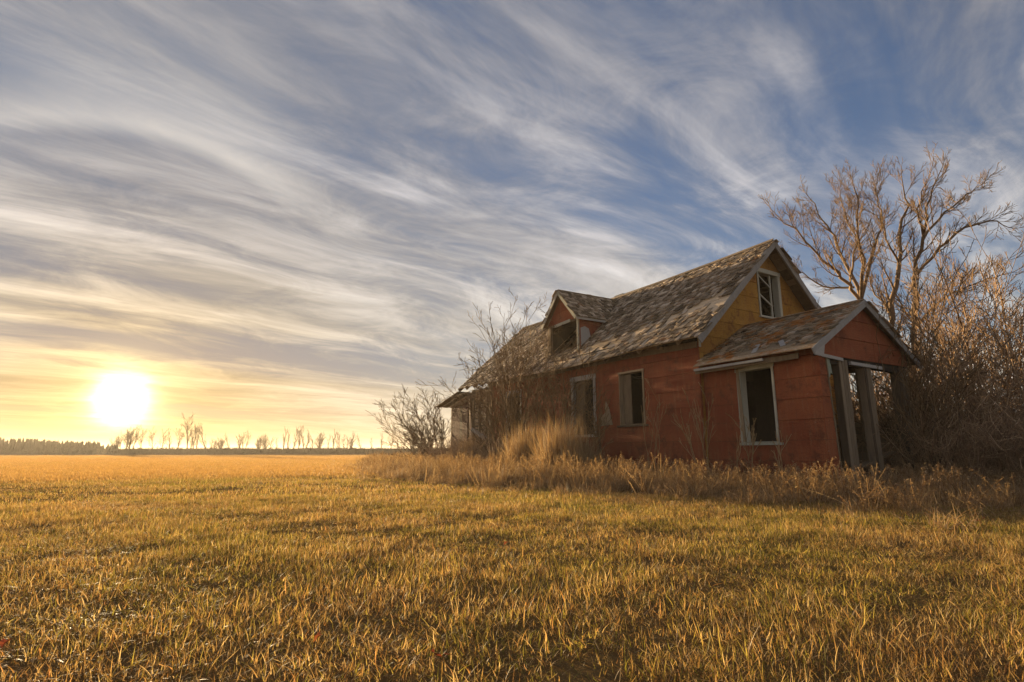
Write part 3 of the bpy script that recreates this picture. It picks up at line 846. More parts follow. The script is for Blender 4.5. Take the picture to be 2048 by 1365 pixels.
for a, b in (((-2.05, .28), (-1.83, .60)), ((-1.45, .18), (-1.30, .62))):
    MB().beam(porchP(*a) + Z * .05, porchP(*b) + Z * .055, 0.10, 0.016, up=(-STP, 0, CTP)).build('slipped_shingle', M['trim'], porch)
for sd in (-1, 1):
    p0, p1 = porchP(-LP - RPO, -0.03, sd), porchP(-LP - RPO, VRP + .02, sd)
    MB().beam(p0 - Y * .015 - Z * .045, p1 - Y * .015 - Z * .045, 0.026, 0.12, up=np.cross(p1 - p0, Y) * (1 if sd < 0 else -1)).build('rake_board', M['trim'], porch)
p0 = porchP(-LP - RPO, 0.0) - Y * .03
MB().prism([p0 + X * .0 - Z * .12, p0 + X * .26 - Z * .14, p0 + X * .34 + Z * .1, p0 + X * .05 - Z * .04], (0, 0.02, 0)).build('rake_return', M['trim'], porch)
MB().beam(porchP(-LP + .25, 0.04) - Z * .09 + X * .1, porchP(-0.02, 0.06) - Z * .13 + X * .02, 0.03, 0.10).build('eave_board', M['frame'], porch)
MB().beam(porchP(-LP + .9, 0.0) - Z * .05, porchP(-0.05, 0.0) - Z * .07, 0.03, 0.05).build('eave_board', M['trim'], porch)
MB().beam(porchP(-LP - RPO, VRP) + Z * .03, porchP(-0.02, VRP) + Z * .03, 0.13, 0.02).build('ridge_board', M['shingle_porch'], porch)

# --- the ruined far corner and the lean-to behind it
ruin = MB().box(0.12, 0.18, 9.62, 11.36, 0.1, 3.0).build('ruined_corner', M['dark'], house)
for i in range(20):
    z0 = 0.18 + i * 0.14
    MB().prism([(0.115, 9.66, z0), (0.115, 11.34, z0 + rr.uniform(-.02, .02)), (0.115, 11.34, z0 + .115), (0.115, 9.66, z0 + .115)], (-0.022 - rr.uniform(0, .015), 0, 0)).build('lath', M['lath'], ruin)
for yy in (10.15, 10.7, 11.2):
    MB().beam((0.04, yy, 0.1), (0.04, yy + rr.uniform(-.05, .05), 3.0), 0.06, 0.09).build('stud', M['frame'], ruin)
MB().beam((0.02, 9.72, 0.0), (0.02, 9.70, 3.1), 0.16, 0.16, up=(0, 1, 0)).build('corner_post', M['frame'], ruin)
MB().beam((0.0, 10.35, 0.1), (0.02, 9.95, 2.7), 0.12, 0.10, up=(0, 1, 0)).build('leaning_board', M['frame'], ruin)
MB().beam((0.02, 11.42, 0.0), (0.02, 11.38, 2.8), 0.12, 0.12, up=(0, 1, 0)).build('corner_post', M['frame'], ruin)
MB().beam((-0.15, 11.0, 0.5), (0.0, 11.5, 2.72), 0.05, 0.09, up=(0, 1, 0)).build('leaning_board', M['tan'], ruin)
MB().beam((-0.1, 9.75, 1.02), (-0.12, 11.05, 1.45), 0.04, 0.16).build('leaning_board', M['trim'], ruin)
MB().beam((0.02, 9.6, 2.78), (0.02, 11.7, 2.76), 0.12, 0.2).build('header', M['frame'], ruin)
for k, (a, b) in enumerate((((-.5, 9.6, .25), (-.2, 11.2, .7)), ((-.6, 9.8, .12), (-.35, 11.3, .45)), ((-.35, 9.4, .35), (-.05, 10.9, .95)), ((-.7, 9.5, .08), (-.75, 11.0, .2)))):
    MB().beam(a, b, 0.05, 0.17).build('fallen_board', M['trim'], ruin)
lean = MB().beam((.1, 11.8, 2.66), (.1, 13.4, 2.46), .08, .1).build('lean_to', M['frame'], house)
for a, b in (((0.1, 11.8), 2.7), ((0.1, 13.3), 2.45), ((2.6, 13.3), 2.45)):
    MB().beam((*a, 0), (*a, b), .1, .1, up=(0, 1, 0)).build('post', M['frame'], lean)
for i in range(6):
    yy = 11.72 + i * 0.24
    MB().prism([(0.02, yy, 0.05), (0.02, yy + .232, 0.05), (0.02, yy + .232, 2.52 - .035 * i), (0.02, yy, 2.55 - .035 * i)], (0.025, 0, 0)).build('wall_plank', M['siding_old'] if i != 2 else M['post'], lean)
for i in range(11):
    x0 = -0.42 + i * 0.3
    MB().prism([(x0, 11.76, 2.93), (x0 + .29, 11.76, 2.93), (x0 + .29, 13.9 + rr.uniform(-.2, .1), 2.47), (x0, 13.9 + rr.uniform(-.2, .1), 2.47)], (0, 0, 0.025)).build('roof_plank', M['shingle'], lean)
for i in range(3):
    MB().prism([(-0.46 + i * .1, 9.55, 2.90 - .03 * i), (-0.36 + i * .1, 9.55, 2.93 - .03 * i), (-0.36 + i * .1, 11.9, 2.80 - .03 * i), (-0.46 + i * .1, 11.9, 2.77 - .03 * i)], (0, 0, .02)).build('eave_plank', M['frame'], ruin)

# ------------------------------------------------------------------ grass
def strip_blades(n, radius, hmin, hmax, wid, seg, rng, lean=0.5, curl=0.9, up=0.0):
    """bent tapering blades rooted in a disc"""
    V = []; F = []
    for _ in range(n):
        a = rng.uniform(0, 2 * math.pi); rr_ = radius * math.sqrt(rng.random())
        base = np.array([rr_ * math.cos(a), rr_ * math.sin(a), -0.01])
        hd = rng.uniform(0, 2 * math.pi); h = rng.uniform(hmin, hmax) * (0.6 + 0.4 * rng.random())
        w = wid * rng.uniform(0.6, 1.3)
        d = np.array([math.cos(hd), math.sin(hd), 0.0]); ph = abs(rng.normal(0, lean)) ; side = np.array([-d[1], d[0], 0])
        tw = rng.normal(0, 0.7); side = side * math.cos(tw) + d * math.sin(tw)
        c = rng.normal(0.25, 0.35) * curl
        p = base.copy(); k = len(V)
        for i in range(seg + 1):
            t_ = i / seg; ww = w * (1 - t_ ** 1.7)
            if i < seg: V += [p - side * ww / 2, p + side * ww / 2]
            else: V.append(p.copy())
            p = p + (d * math.sin(ph) + Z * (math.cos(ph) + up)) * h / seg
            ph = min(ph + c * 2.2 / seg, 2.3)
        for i in range(seg - 1): F.append((k + 2 * i, k + 2 * i + 1, k + 2 * i + 3, k + 2 * i + 2))
        F.append((k + 2 * seg - 2, k + 2 * seg - 1, k + 2 * seg))
    return V, F


def instancer(name, pts, rotz, scl, protos, idx, tilt=None):
    """one mass of plants: points that carry small tufts"""
    n = len(pts)
    me = bpy.data.meshes.new(name); me.vertices.add(n); me.vertices.foreach_set('co', np.asarray(pts, 'f4').ravel())
    rot = np.zeros((n, 3), 'f4'); rot[:, 2] = rotz
    if tilt is not None: rot[:, :2] = tilt
    me.attributes.new('rot', 'FLOAT_VECTOR', 'POINT').data.foreach_set('vector', rot.ravel())
    me.attributes.new('scl', 'FLOAT_VECTOR', 'POINT').data.foreach_set('vector', np.asarray(scl, 'f4').ravel())
    me.attributes.new('idx', 'INT', 'POINT').data.foreach_set('value', np.asarray(idx, 'i4'))
    o = bpy.data.objects.new(name, me); COL.objects.link(o)
    c = bpy.data.collections.new(name + '_tufts')
    for p in protos: c.objects.link(p)
    g = bpy.data.node_groups.new(name + '_spread', 'GeometryNodeTree')
    g.interface.new_socket('Geometry', in_out='INPUT', socket_type='NodeSocketGeometry')
    g.interface.new_socket('Geometry', in_out='OUTPUT', socket_type='NodeSocketGeometry')
    N = g.nodes; gi = N.new('NodeGroupInput'); go = N.new('NodeGroupOutput')
    ip = N.new('GeometryNodeInstanceOnPoints'); ci = N.new('GeometryNodeCollectionInfo')
    ci.inputs['Collection'].default_value = c; ci.inputs['Separate Children'].default_value = True; ci.inputs['Reset Children'].default_value = True
    ip.inputs['Pick Instance'].default_value = True
    def attr(nm, ty):
        a = N.new('GeometryNodeInputNamedAttribute'); a.data_type = ty; a.inputs['Name'].default_value = nm; return a.outputs['Attribute']
    g.links.new(gi.outputs[0], ip.inputs['Points']); g.links.new(ci.outputs[0], ip.inputs['Instance'])
    g.links.new(attr('idx', 'INT'), ip.inputs['Instance Index']); g.links.new(attr('rot', 'FLOAT_VECTOR'), ip.inputs['Rotation'])
    g.links.new(attr('scl', 'FLOAT_VECTOR'), ip.inputs['Scale']); g.links.new(ip.outputs[0], go.inputs[0])
    md = o.modifiers.new('spread', 'NODES'); md.node_group = g
    return o


def proto(name, V, F, mat): return mesh_obj(name, V, F, mat, link=False)


def sector(n, r0, r1, half, rng, power=1.0):
    """points in a fan in front of the camera, denser close by"""
    u = rng.random(n); r = np.sqrt(r0 ** 2 + (r1 ** 2 - r0 ** 2) * u) if power == 1 else r0 * (r1 / r0) ** u
    a = rng.uniform(-half, half, n); return np.stack([r * np.sin(a), r * np.cos(a), np.zeros(n)], 1)


def to_house(p): 
    d = p[:, :2] - np.array([HOUSE.x, HOUSE.y])
    return d @ np.array([math.cos(YAW), -math.sin(YAW)]), d @ np.array([math.sin(YAW), math.cos(YAW)])


def in_house(p, m=0.0):
    x, y = to_house(p)
    return ((x > -m) & (x < WM + m) & (y > -m) & (y < LM + 1.8 + m)) | ((x > S - m) & (x < S + WP + m) & (y > -LP - m) & (y <= 0))


EDGE = np.array([(-9.0, 40.0), (-6.4, 22.8), (-3.6, 13.9), (-1.07, 10.0), (0.56, 8.57), (1.72, 7.28), (2.56, 6.27), (3.23, 5.6), (4.44, 5.09), (9.0, 4.2), (14, 3.6)])
def weed_depth(p):
    """distance behind the mown edge (positive = inside the weeds)"""
    ye = np.interp(p[:, 0], EDGE[:, 0], EDGE[:, 1]); ye = np.where(p[:, 0] < -9, 1e3, ye)
    return (p[:, 1] - ye) * 0.7


def vnoise(p, s, seed):
    """cheap smooth noise for plant heights"""
    x, y = p[:, 0] * s, p[:, 1] * s
    return (np.sin(x * 1.7 + seed) * np.cos(y * 2.3 + seed * 1.3) + np.sin(x * 3.9 - y * 2.7 + seed * 2.1) * 0.6 + np.cos(x * 0.7 + y * 1.1 + seed) * 0.8) / 2.4


rg = np.random.default_rng(3)
near_p = [proto('tuft_a%02d' % i, *strip_blades(120, 0.16, 0.03, 0.085, 0.0028, 4, rg, 1.0, 1.1), M['grass']) for i in range(8)]
near_p += [proto('tuft_b%02d' % i, *strip_blades(22, 0.09, 0.07, 0.14, 0.0032, 5, rg, 0.42, 0.9), M['grass']) for i in range(4)]
near_p += [proto('tuft_c%02d' % i, *strip_blades(9, 0.08, 0.07, 0.12, 0.0052, 5, rg, 0.95, 1.2), M['grass']) for i in range(3)]
n = 11000
p = sector(n, 1.15, 8.5, 1.05, rg); p = p[weed_depth(p) < 1.0]
n = len(p); hs = 0.68 + 0.40 * vnoise(p, 1.6, 2.0) + 0.25 * vnoise(p, 4.1, 6.0) + rg.normal(0, 0.14, n); hs = np.clip(hs, 0.28, 1.6)
idx = np.where(rg.random(n) < 0.80, rg.integers(0, 8, n), np.where(rg.random(n) < 0.62, rg.integers(8, 12, n), rg.integers(12, 15, n)))
w_ = rg.uniform(0.85, 1.2, n)
tag(instancer('meadow_grass', p, rg.uniform(0, 6.28, n), np.stack([w_, w_, hs], 1), near_p, idx, rg.normal(0, 0.10, (n, 2))),
    'short mown grass, straw gold with green tufts, across the foreground', 'grass', kind='stuff')

mid_p = [proto('midtuft_%02d' % i, *strip_blades(460, 0.55, 0.035, 0.10, 0.0058, 3, rg, 0.75, 1.1), M['grass']) for i in range(6)]
n = 6500
p = sector(n, 6.5, 42.0, 0.95, rg); p = p[(weed_depth(p) < 0.8) & ~in_house(p)]; n = len(p)
hs = np.clip(0.85 + 0.45 * vnoise(p, 0.9, 5.0) + rg.normal(0, 0.15, n), 0.35, 1.6); w_ = rg.uniform(0.8, 1.2, n)
tag(instancer('field_grass', p, rg.uniform(0, 6.28, n), np.stack([w_, w_, hs], 1), mid_p, rg.integers(0, 6, n)),
    'mown golden grass of the middle field beside the weeds', 'grass', kind='stuff')

far_p = [proto('fartuft_%02d' % i, *strip_blades(420, 1.7, 0.05, 0.11, 0.016, 2, rg, 0.5, 0.8), M['grass_far']) for i in range(5)]
n = 6500
p = sector(n, 16.0, 128.0, 0.95, rg, power=2); p = p[(weed_depth(p) < 0.0) & ~in_house(p, 1.0)]; n = len(p)
w_ = rg.uniform(0.8, 1.4, n)
tag(instancer('stubble_field', p, rg.uniform(0, 6.28, n), np.stack([w_, w_, rg.uniform(0.7, 1.3, n)], 1), far_p, rg.integers(0, 5, n)),
    'pale straw stubble field running out to the far trees', 'field', kind='stuff')


# tall dead weeds round the house
def weed_tuft(rng, nb, h, spread):
    V, F = strip_blades(nb, spread, h * 0.4, h, 0.0048, 5, rng, 0.26, 0.8)
    return V, F


def weed_stalk(rng, h, ns):
    """stiff stems with curled leaves and a drooping feathery head"""
    V = []; F = []
    for _ in range(ns):
        b = np.array([rng.normal(0, .09), rng.normal(0, .09), -0.01]); d = unit([rng.normal(0, .18), rng.normal(0, .18), 1]); L = h * rng.uniform(0.65, 1.1)
        s1 = unit(np.cross(d, [0.3, 0.8, 0.1])); k = len(V); w = 0.0045
        bend = np.array([rng.normal(0, .12), rng.normal(0, .12), 0])
        pts = [b + d * L * t_ + bend * t_ * t_ * L for t_ in (0, .35, .7, 1.0)]
        for ax in (s1, np.cross(d, s1)):
            k = len(V)
            for i, q in enumerate(pts): V += [q - ax * w * (1 - .2 * i), q + ax * w * (1 - .2 * i)]
            F += [(k + 2 * i, k + 2 * i + 1, k + 2 * i + 3, k + 2 * i + 2) for i in range(3)]
        for j in range(int(20)):
            t_ = rng.uniform(0.25, 1.0) if j < 8 else rng.uniform(0.8, 1.04)
            q = b + d * L * t_ + bend * t_ * t_ * L
            a = rng.uniform(0, 6.28); o = unit([math.cos(a), math.sin(a), rng.uniform(-.6, .9)])
            ln = rng.uniform(.02, .06) if j < 8 else rng.uniform(.015, .045); ww = rng.uniform(.003, .008)
            sd = unit(np.cross(o, [0.2, 0.1, 1])); tip = q + o * ln + np.array([0, 0, -ln * .5])
            k = len(V); V += [q, q + o * ln * .5 + sd * ww, tip, q + o * ln * .5 - sd * ww]; F.append((k, k + 1, k + 2, k + 3))
    return V, F


wp = [proto('weed_a%02d' % i, *weed_tuft(rg, 75, 0.55, 0.14), M['weed']) for i in range(5)]
wp += [proto('weed_b%02d' % i, *weed_stalk(rg, 0.62, 8), M['weed']) for i in range(5)]
n = 16000
p = np.stack([rg.uniform(-9, 15, n), rg.uniform(3.5, 32, n), np.zeros(n)], 1)
dp = weed_depth(p) + 0.45 * vnoise(p, 0.7, 1.0) + 0.3 * vnoise(p, 2.3, 3.0); xh, yh = to_house(p)
ok = (dp > -0.9) & (rg.random(n) < np.clip(0.20 + dp / 1.5, 0.05, 1.0)) & ~in_house(p, -0.05) & ((dp < 7.5) | (xh < 0)) & (rg.random(n) < np.clip(11.0 / np.maximum(p[:, 1], 5), 0, 1)) & (np.abs(p[:, 0]) < p[:, 1] * 1.25 + 1)
p = p[ok]; dp = dp[ok]; n = len(p)
edge = np.clip(dp / 1.1, 0, 1)
hs = np.clip(0.12 + 0.26 * edge + 0.06 * np.minimum(dp, 3.0) + 0.20 * vnoise(p, 0.8, 9.0) + 0.14 * vnoise(p, 3.0, 4.0) + np.abs(rg.normal(0, 0.15, n)), 0.15, 1.5)
hs *= np.interp(p[:, 0], [-4.0, 1.0, 4.0], [1.25, 1.15, 0.92])
w_ = rg.uniform(0.85, 1.3, n)
idx = np.where(rg.random(n) < 0.68, rg.integers(0, 5, n), rg.integers(5, 10, n))
tag(instancer('tall_weeds', p, rg.uniform(0, 6.28, n), np.stack([w_, w_, hs], 1), wp, idx, rg.normal(0, 0.13, (n, 2))),
    'belt of dead brown weeds and seed heads in front of the farmhouse', 'weeds', kind='stuff')

# ------------------------------------------------------------------ trees and shrubs
class Par:
    def __init__(s, **k): s.__dict__.update(k)


def grow(tubes, p, d, L, r, lvl, par, rng):
    n = par.seg[min(lvl, len(par.seg) - 1)]; pts = [p]; rad = [r]; d = unit(d); dirs = [d]
    for i in range(n):
        d = unit(d + rng.normal(0, par.wig, 3) + np.array([0, 0, par.trop]))
        p = p + d * L / n; pts.append(p); rad.append(max(r * (1 - par.tap * (i + 1) / n), par.rmin)); dirs.append(d)
    tubes[0 if lvl < par.trunk_lvls else 1].add(pts, rad, 5 if lvl == 0 and r > 0.03 else 3)
    side_shoots(tubes, pts, rad, dirs, L, lvl, par, rng)


def side_shoots(tubes, pts, rad, dirs, L, lvl, par, rng):
    if lvl >= par.maxl: return
    nch = par.nch[min(lvl, len(par.nch) - 1)]; n = len(pts) - 1
    for j in range(nch):
        t_ = par.t0 + (1 - par.t0) * (j + rng.random()) / nch; f = t_ * n; i = min(int(f), n - 1); f -= i
        q = pts[i] * (1 - f) + pts[i + 1] * f; rr_ = rad[i] * (1 - f) + rad[i + 1] * f; d = dirs[min(i + 1, n)]
        ax = unit(np.cross(d, rng.normal(0, 1, 3))); an = rng.uniform(*par.ang)
        nd = d * math.cos(an) + ax * math.sin(an)
        Lc = L * par.ratio * rng.uniform(0.65, 1.25) * (1.15 - 0.45 * t_)
        if Lc < par.lmin: continue
        grow(tubes, q, nd, Lc, max(rr_ * par.rr, par.rmin), lvl + 1, par, rng)


def limb_tree(name, limbs, par, rng, label, bark, twig, base, group=None, cat='tree'):
    """limbs: list of (points, start radius, end radius); twigs grow from each"""
    root = empty(name, tuple(base)); tubes = (Tubes(), Tubes()); b = np.asarray(base, float)
    for pts, r0, r1, shoot in limbs:
        pts = [np.asarray(q, float) - b for q in pts]
        # resample with a little wander
        P_ = []; 
        for i in range(len(pts) - 1):
            for k in range(3):
                P_.append(pts[i] + (pts[i + 1] - pts[i]) * k / 3 + rng.normal(0, 0.035, 3) * (1 if (i or k) else 0))
        P_.append(pts[-1]); n = len(P_)
        rad = [(r0 + (r1 - r0) * i / (n - 1)) * 0.78 for i in range(n)]
        tubes[0].add(P_, rad, 6)
        if shoot:
            dirs = [unit(P_[min(i + 1, n - 1)] - P_[max(i - 1, 0)]) for i in range(n)]
            L = sum(np.linalg.norm(P_[i + 1] - P_[i]) for i in range(n - 1))
            side_shoots(tubes, P_, rad, dirs, max(L * shoot, 1.2), 0, par, rng)
            grow(tubes, P_[-1], dirs[-1], 0.9, r1 * .9, 1, par, rng)
    tubes[0].build('trunk', bark, root); tubes[1].build('crown', twig, root)
    return tag(root, label, cat, group)


tp = Par(seg=[5, 4, 3, 3], wig=0.095, trop=0.11, tap=0.72, rmin=0.0050, trunk_lvls=0, maxl=4, nch=[14, 7, 5, 3], t0=0.15, ang=(0.35, 0.8), ratio=0.50, rr=0.52, lmin=0.12)
def pl(D, *uv):
    return [at(u, v, D + dd) for (u, v, dd) in uv]
rt = np.random.default_rng(20)
D = 18.0
g0 = at(1722, 904, D); g0[2] = 0
limbs = [([g0] + pl(D, (1724, 780, 0), (1722, 670, 0), (1722, 600, 0)), 0.17, 0.13, 0),
         (pl(D, (1722, 605, 0), (1700, 570, -.3), (1660, 535, -.6), (1622, 500, -.9), (1590, 462, -1.0), (1562, 440, -1.0)), 0.085, 0.018, .5),
         (pl(D, (1722, 600, 0), (1694, 525, .3), (1668, 475, .6), (1645, 440, .8), (1622, 400, 1.0)), 0.085, 0.018, .5),
         (pl(D, (1722, 605, 0), (1726, 520, -.2), (1712, 470, -.4), (1716, 415, -.7), (1708, 375, -.8)), 0.08, 0.018, .5),
         (pl(D, (1722, 600, 0), (1746, 505, .4), (1764, 455, .7), (1758, 410, .9), (1752, 372, 1.0)), 0.075, 0.018, .5),
         (pl(D, (1708, 575, -.2), (1660, 578, .5), (1618, 560, .9), (1585, 530, 1.1)), 0.05, 0.014, .5),
         (pl(D, (1700, 560, .2), (1715, 480, 1.2), (1690, 430, 1.6), (1680, 385, 1.8)), 0.05, 0.014, .5)]
limb_tree('bare_tree', limbs, tp, rt, 'bare forked tree rising behind the porch roof, left of the two big ones', M['bark'], M['twig'], g0, 'bare trees behind the house')
D = 16.5
g1 = at(1812, 904, D); g1[2] = 0
limbs = [([g1] + pl(D, (1800, 800, 0), (1788, 690, 0), (1786, 600, 0), (1800, 525, 0), (1800, 460, .2), (1815, 410, .3), (1806, 372, .4)), 0.15, 0.02, .25),
         ([g1 + np.array([.12, 0, 0])] + pl(D, (1826, 800, .2), (1830, 700, .3), (1822, 620, .2), (1834, 545, .1), (1846, 475, 0), (1852, 415, -.2), (1872, 362, -.3)), 0.16, 0.02, .25),
         (pl(D, (1834, 550, .1), (1880, 495, -.5), (1930, 455, -.9), (1978, 442, -1.2), (2005, 450, -1.3)), 0.065, 0.015, .5),
         (pl(D, (1846, 480, 0), (1890, 425, .5), (1930, 392, .9), (1955, 375, 1.1)), 0.055, 0.015, .5),
         (pl(D, (1800, 530, 0), (1772, 478, -.5), (1764, 430, -.8)), 0.05, 0.015, .6),
         (pl(D, (1826, 660, .2), (1880, 600, .8), (1950, 565, 1.1), (2025, 545, 1.3)), 0.06, 0.015, .5),
         (pl(D, (1790, 640, 0), (1750, 590, .6), (1730, 540, .9)), 0.05, 0.015, .6),
         (pl(D, (1846, 470, 0), (1835, 420, -.9), (1850, 370, -1.2)), 0.045, 0.015, .5)]
limb_tree('bare_tree', limbs, tp, rt, 'tallest bare tree, two trunks side by side, right of the porch', M['bark'], M['twig'], g1, 'bare trees behind the house')


def shrub_mesh(rng, n, h, spread, r0, par, seg=6, curve=0.5, bark='twig', twig='twig'):
    """stems fanning out of one root"""
    tubes = (Tubes(), Tubes())
    for _ in range(n):
        a = rng.uniform(0, 6.28); tl = abs(rng.normal(0, spread)); d = np.array([math.cos(a) * math.sin(tl), math.sin(a) * math.sin(tl), math.cos(tl)])
        b = np.array([rng.normal(0, .10), rng.normal(0, .10), -0.03]); L = h * rng.uniform(0.55, 1.1)
        grow(tubes, b, d, L, r0 * rng.uniform(.6, 1.2), 0, par, rng)
    return tubes


def shrub(name, loc, tubes, label, cat, group=None, rz=0.0, sc=1.0, bark=None, twig=None):
    root = empty(name, loc, rz); root.scale = (sc, sc, sc)
    tubes[0].build('stem', bark or M['bark'], root); tubes[1].build('crown', twig or M['twig'], root)
    return tag(root, label, cat, group)


def place(o, loc, rz, sc, label, group=None):
    c = copy_tree(o); c.location = loc; c.rotation_euler = (0, 0, rz); c.scale = (sc, sc, sc); c['label'] = label
    if group: c['group'] = group
    return c


def HL(x, y, z=0.0): return Hm @ Vector((x, y, z))


sp = Par(seg=[7, 4, 3], wig=0.13, trop=0.05, tap=0.75, rmin=0.0055, trunk_lvls=1, maxl=3, nch=[8, 4, 3], t0=0.2, ang=(0.3, 0.8), ratio=0.38, rr=0.6, lmin=0.10)
rs = np.random.default_rng(31)
# shrub at the far corner, fanning out to the left over the field
sh_l = Par(seg=[7, 4, 3], wig=0.10, trop=0.03, tap=0.75, rmin=0.007, trunk_lvls=1, maxl=3, nch=[11, 5, 3], t0=0.15, ang=(0.3, 0.75), ratio=0.40, rr=0.6, lmin=0.12)
tb = (Tubes(), Tubes())
for k in range(20):
    tl = rs.uniform(-1.2, 0.15); d = np.array([math.sin(tl), rs.normal(0, .35), math.cos(tl)]); L = 3.0 * rs.uniform(.6, 1.1) * (1.0 - 0.22 * abs(tl + .2))
    grow(tb, np.array([rs.normal(0, .15), rs.normal(0, .15), -.03]), d, L, 0.028 * rs.uniform(.6, 1.2), 0, sh_l, rs)
shrub('bare_shrub', tuple(HL(-0.55, 13.3)), tb, 'wide bare shrub fanning over the field at the far corner of the house', 'shrub', 'bare shrubs along the house wall', twig=M['bark'])
# shrubs against the long wall
wall_sh = [((-0.75, 7.7), 15, 2.9, .20, 0.022, 'dense bare shrub hiding the wall beside the ruined corner'),
           ((-0.7, 7.3), 14, 4.8, .20, 0.028, 'tallest bare shrub against the long wall, tips above the eave'),
           ((-0.9, 6.0), 12, 4.1, .22, 0.022, 'bare shrub in front of the dormer with thin upright shoots'),
           ((-0.6, 4.5), 14, 3.6, .24, 0.020, 'thin bare shrub left of the middle window'),
           ((-0.8, 2.7), 6, 2.9, .24, 0.018, 'thin forked shrub below the near window of the long wall')]
for (xy, n, h, spd, r0, lab) in wall_sh:
    shrub('bare_shrub', tuple(HL(*xy)), shrub_mesh(rs, n, h, spd, r0, sp), lab, 'shrub', 'bare shrubs along the house wall')
st = Par(seg=[6, 3], wig=0.07, trop=0.06, tap=0.6, rmin=0.005, trunk_lvls=1, maxl=2, nch=[5, 2], t0=0.3, ang=(0.2, 0.5), ratio=0.42, rr=0.7, lmin=0.1)
for (xy, n, h, spd, lab) in (((-0.55, 1.0), 3, 1.9, .12, 'pale dry sapling in front of the red wall near its corner'),
                             ((-0.45, -0.45), 5, 1.6, .20, 'pale dry stalks in the corner left of the porch window'),
                             ((-0.45, -1.30), 4, 1.55, .16, 'pale dry stalks rising across the porch window'),
                             ((-0.5, -2.25), 2, 1.1, .15, 'single thin dry stalk before the porch corner')):
    shrub('dry_stalk', tuple(HL(*xy)), shrub_mesh(rs, n, h, spd, 0.011, st), lab, 'stalk', 'dry stalks by the wall', bark=M['reed'], twig=M['reed'])
# shrubs growing up round the open front of the porch
for (xy, n, h, spd, r0, lab) in (((2.35, -3.35), 9, 3.0, .22, .016, 'bare shrub growing up in front of the porch posts'),
                                 ((3.6, -2.6), 14, 3.6, .30, .020, 'bare shrub crowding the right corner of the porch')):
    shrub('bare_shrub', tuple(HL(*xy)), shrub_mesh(rs, n, h, spd, r0, sp), lab, 'shrub', 'bare shrubs at the porch')
# thicket to the right
th_p = Par(seg=[7, 4, 3], wig=0.13, trop=0.05, tap=0.75, rmin=0.0065, trunk_lvls=1, maxl=3, nch=[9, 5, 3], t0=0.2, ang=(0.3, 0.85), ratio=0.38, rr=0.6, lmin=0.12)
base_sh = [shrub_mesh(rs, 13, 5.0, .26, .030, th_p), shrub_mesh(rs, 13, 3.1, .40, .022, th_p), shrub_mesh(rs, 11, 5.5, .24, .032, th_p)]
spots = [(0, 1880, 15.5, 1.0, 0.0, 'tall thicket shrub nearest the two-trunked tree'), (2, 1950, 14.5, 1.0, 1.0, 'tall thicket shrub with crossing stems inside the right edge of view'),
         (0, 2030, 13.5, 1.0, 2.2, 'tall thicket shrub at the right edge of view'), (1, 1845, 13.6, 1.0, 0.5, 'low thicket shrub just right of the porch'),
         (1, 1920, 12.6, 1.0, 2.0, 'low thicket shrub in the middle of the right-hand thicket'), (1, 2000, 11.6, 1.0, 3.6, 'low thicket shrub at the front near the right edge'),
         (1, 2075, 12.4, 1.1, 5.1, 'low thicket shrub cut by the right edge of view'), (2, 2085, 16.5, 1.0, 4.0, 'tallest thicket shrub, furthest to the right'),
         (1, 1780, 16.8, 1.15, 1.2, 'low thicket shrub seen through the open porch'), (1, 1737, 15.2, 1.1, 2.9, 'low thicket shrub close behind the right side of the porch'), (1, 1700, 18.5, 1.2, 4.4, 'low thicket shrub behind the porch posts')]
done = {}
for (k, u, D, sc, rz, lab) in spots:
    g = at(u, 904, D); g[2] = 0
    if k not in done: done[k] = shrub('thicket_shrub', tuple(g), base_sh[k], lab, 'shrub', 'thicket shrubs right of the house', rz, sc, M['bramble' if k == 1 else 'thicket'], M['bramble' if k == 1 else 'thicket'])
    else: place(done[k], tuple(g), rz, sc, lab)
# bramble tangle filling the foot of the thicket
bp = []
for i in range(4):
    tbm = Tubes()
    for k in range(34):
        a = rs.uniform(0, 6.28); b = np.array([rs.normal(0, .3), rs.normal(0, .3), 0]); h = rs.uniform(.4, 1.15); l = rs.uniform(.3, .9)
        o = np.array([math.cos(a), math.sin(a), 0]) * l; m_ = rs.normal(0, .06, (5, 3))
        pts = [b + o * t_ + Z * h * math.sin(min(t_ * 2.3, 2.6)) + m_[j] for j, t_ in enumerate((0, .25, .5, .75, 1.0))]
        tbm.add(pts, [.006, .006, .005, .0045, .004], 3)
        for q in range(4):
            s_ = pts[rs.integers(1, 5)]; e = s_ + rs.normal(0, .16, 3) + Z * .06; tbm.add([s_, (s_ + e) / 2 + rs.normal(0, .02, 3), e], [.004, .0035, .003], 3)
    bp.append(tbm.build('bramble_%02d' % i, M['bramble'], link=False))
n = 620
p = np.stack([rs.uniform(5, 17, n), rs.uniform(7.5, 19, n), np.zeros(n)], 1)
xh, yh = to_house(p)
ok = ~in_house(p, .15) & (weed_depth(p) > 1.6) & (xh > 2.2) & (p[:, 0] < p[:, 1] * 1.2)
p = p[ok]; n = len(p); w_ = rs.uniform(.8, 1.4, n)
tag(instancer('bramble_undergrowth', p, rs.uniform(0, 6.28, n), np.stack([w_, w_, w_ * rs.uniform(.8, 1.3, n)], 1), bp, rs.integers(0, 4, n)),
    'brown bramble tangle filling the foot of the right-hand thicket', 'brambles', kind='stuff')
xl = np.stack([rs.uniform(-1.6, -.15, 60), rs.uniform(6.0, 11.5, 60)], 1)
p = np.array([tuple(HL(a, b)) for a, b in xl]); n = len(p); w_ = rs.uniform(.6, 1.1, n)
